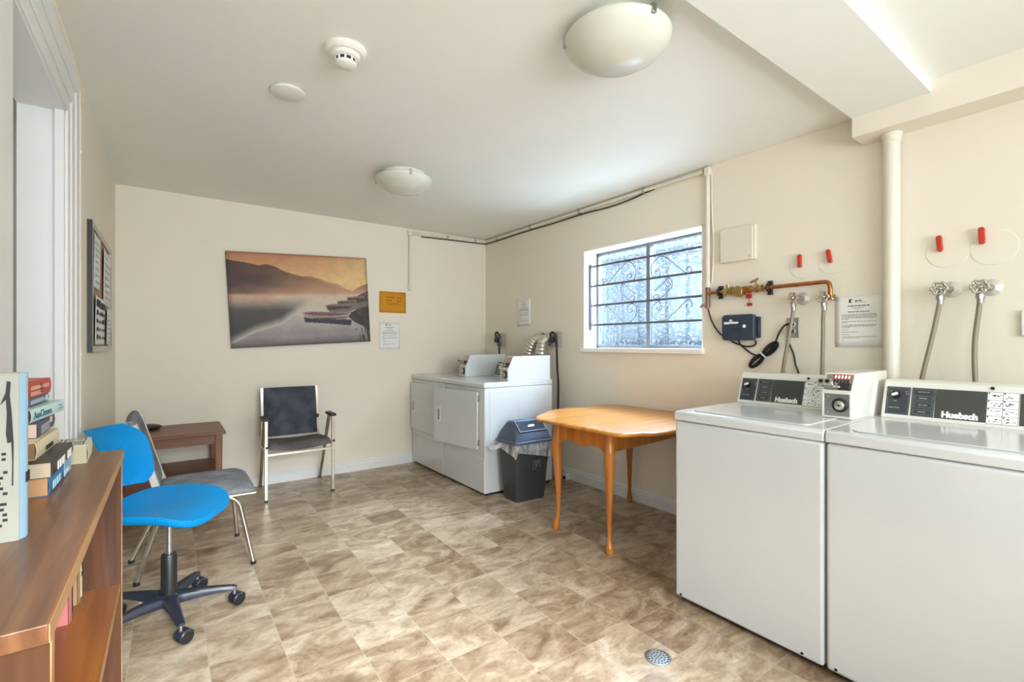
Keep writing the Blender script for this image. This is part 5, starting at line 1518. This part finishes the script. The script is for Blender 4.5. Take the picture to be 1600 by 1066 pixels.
# the stack lying beside it, bottom to top
ink, wht = M['ink'], M['white']
GB = 'books on the bookcase'
book(lying(-0.194, 1.300, .9205, .24), .105, .248, .036, bookmat('blue_cover', (52, 128, 186)), 'thick blue-spined book at the very bottom of the stack on the bookcase', (196, 150, 104),
     both(painted_band(bookmat('pale_blue_band', (150, 196, 222)), .62, .98, .04, .96), spine_marks(bookmat('light_blue_ink', (168, 216, 240)), 3, 1, .12, .5, .42), spine_marks(wht, 31, 1, .64, .9, .25)), False, GB)
book(lying(-0.189, 1.295, .957, .24), .110, .246, .030, bookmat('dark_brown_cover', (56, 50, 46)), 'dark brown book with white spine lettering, second from bottom of the stack', (200, 184, 156),
     both(spine_marks(wht, 5, 1, .20, .56, .55), spine_marks(wht, 8, 1, .68, .92, .55)), False, GB)
book(lying(-0.218, 1.335, .9875, .2, -1), .082, .212, .034, bookmat('cream_cover', (226, 214, 178)), 'cream paperback with small black spine print, middle of the stack', (150, 112, 78),
     spine_marks(ink, 14, 1, .36, .70, .26), False, GB)
book(lying(-0.226, 1.400, 1.022, .2, 1), .076, .205, .030, bookmat('slate_cover', (70, 72, 86)), 'slate paperback with grey spine lettering, above the cream one in the stack', (232, 204, 190),
     both(spine_marks(bookmat('lilac_ink', (150, 152, 170)), 21, 2, .14, .62, .26), painted_band(bookmat('pink_patch', (226, 206, 204)), .64, .76, .55, .98)), False, GB)


def cleeves(t, S, l_, th):
    MB(S @ Matrix.Translation((l_ * .06, th * .24, 0)) @ Matrix.Diagonal((1, 1, -1, 1))).text('AnnCleeves', th * .78, depth=.0006, sx=1.12).build('spine_lettering', bookmat('teal_ink', (52, 96, 110)), t, flat=True)
    w = MB(S); words(w, l_ * .78, l_ * .93, th * .30, th * .14, -.0010, seed=2); words(w, l_ * .78, l_ * .90, th * .58, th * .12, -.0010, seed=6)
    w.build('spine_print', bookmat('pale_teal_ink', (128, 160, 166)), t, flat=True)


book(lying(-0.238, 1.410, 1.053, .22, -5), .066, .236, .028, bookmat('ice_blue_cover', (196, 226, 226)), 'ice-blue paperback with large author lettering on spine, near top of the stack', (104, 78, 62), cleeves, False, GB)
book(lying(-0.248, 1.440, 1.082, .2, -2), .062, .178, .020, bookmat('grey_blue_cover', (92, 98, 112)), 'thin grey-blue book just under the red one in the stack', (120, 104, 96),
     both(painted_band(bookmat('pale_grey_band', (170, 182, 194)), .10, .74, .30, .75), painted_band(bookmat('white_roundel', (206, 214, 220)), .80, .92, .2, .85)), False, GB)
book(lying(-0.247, 1.435, 1.103, .2, -3), .062, .180, .036, bookmat('red_cover', (188, 66, 48)), 'red paperback lying at the very top of the stack', (196, 180, 164),
     both(painted_band(bookmat('salmon_band', (218, 150, 132)), .08, .52, .10, .36), painted_band(bookmat('salmon_band', (222, 160, 140)), .10, .86, .46, .70), spine_marks(bookmat('dark_red_ink', (74, 22, 18)), 17, 3, .46, .60, .16)), False, GB)
# thick cream paperback with the framed pattern on its cover
bk = book(lying(-0.168, 1.605, .9205, .15, 2), .090, .128, .046, bookmat('ivory_cover', (228, 220, 190)), 'thick ivory paperback with black framed pattern lying beyond the stack', (196, 186, 156), None, False, GB)
Fk = lying(-0.168, 1.605, .9205, .15, 2) @ frame((0, 0, .0462), (1, 0, 0), (0, 1, 0))
w = MB(Fk)
for (a, b, c, e) in ((.008, .040, .012, .052), (.046, .084, .012, .052), (.008, .050, .066, .118), (.056, .084, .066, .118)):
    k = .0022
    w.box(a, b, c, c + k, 0, .0006); w.box(a, b, e - k, e, 0, .0006); w.box(a, a + k, c, e, 0, .0006); w.box(b - k, b, c, e, 0, .0006)
    words(w, a + .006, b - .004, (c + e) / 2, .005, .0006, seed=int(a * 1e4))
w.build('cover_pattern', ink, bk, flat=True)


# books standing on the shelf inside
def standing(y, th, h, m, label, mk=None, x=-0.192, d=.098):
    F = Matrix.Translation((x, y, .5455)) @ Matrix(((-1, 0, 0, 0), (0, 0, 1, 0), (0, 1, 0, 0), (0, 0, 0, 1)))   # spine to +X, length upwards, thickness along +Y
    t = thing('book', label, 'book', (x - d / 2, y + th / 2, .5455), 0, 'paperbacks inside the bookcase')
    c = .001
    w = MB(F); w.box(0, d, 0, h, 0, c).box(0, d, 0, h, th - c, th); n = 8
    outer = [(-.003 * math.sin(math.pi * i / n), th * i / n) for i in range(n + 1)]
    pts = outer + [(a + c, b) for a, b in outer[::-1]]
    w.rings([[(a, 0, b) for a, b in pts], [(a, h, b) for a, b in pts]]); w.build('cover', m, t, angle=50)
    MB(F).box(c, d - .001, .001, h - .001, c, th - c).build('page_block', M_pages((214, 196, 160)), t, flat=True)
    if mk:
        w = MB(F)
        for q in mk: w.box(-.0042, -.0028, h * q[0], h * q[1], th * q[2], th * q[3])
        w.build('spine_print', ink, t, flat=True)


standing(1.695, .030, .185, bookmat('ivory_spine', (232, 226, 200)), 'ivory paperback with black spine print, against the far end inside bookcase', ((.30, .36, .2, .8), (.40, .52, .3, .7), (.55, .60, .2, .8)))
standing(1.655, .036, .178, bookmat('tan_spine', (176, 146, 104)), 'tan paperback between the ivory and black books inside bookcase')
standing(1.612, .026, .180, bookmat('black_spine', (40, 40, 42)), 'black paperback between the tan and pink books inside bookcase', None, -.20)
standing(1.552, .040, .176, bookmat('pink_spine', (212, 128, 130)), 'pink paperback standing nearest the camera inside the bookcase', None, -.196)

# ================================================================== floor drain
fd = thing('floor_drain', 'round perforated steel floor drain in front of the washers', 'drain', (1.544, 1.166, 0))
MB().lathe([(.050, 0), (.050, .0025), (.043, .0035), (.042, .001), (0, .001)], 40, (1.544, 1.166, 0)).build('rim', M['steel'], fd)
w = MB().lathe([(.042, .001), (.042, .003), (0, .003)], 40, (1.544, 1.166, 0)).build('strainer', M['steel'], fd)
for r_, n in ((0, 1), (.013, 6), (.026, 12), (.038, 18)):
    for k in range(n):
        a = 2 * math.pi * k / max(n, 1) + r_ * 9
        MB().cyl((1.544 + r_ * math.cos(a), 1.166 + r_ * math.sin(a), .002), (1.544 + r_ * math.cos(a), 1.166 + r_ * math.sin(a), .0034), .0034, n=10).build('hole', M['black'], fd)
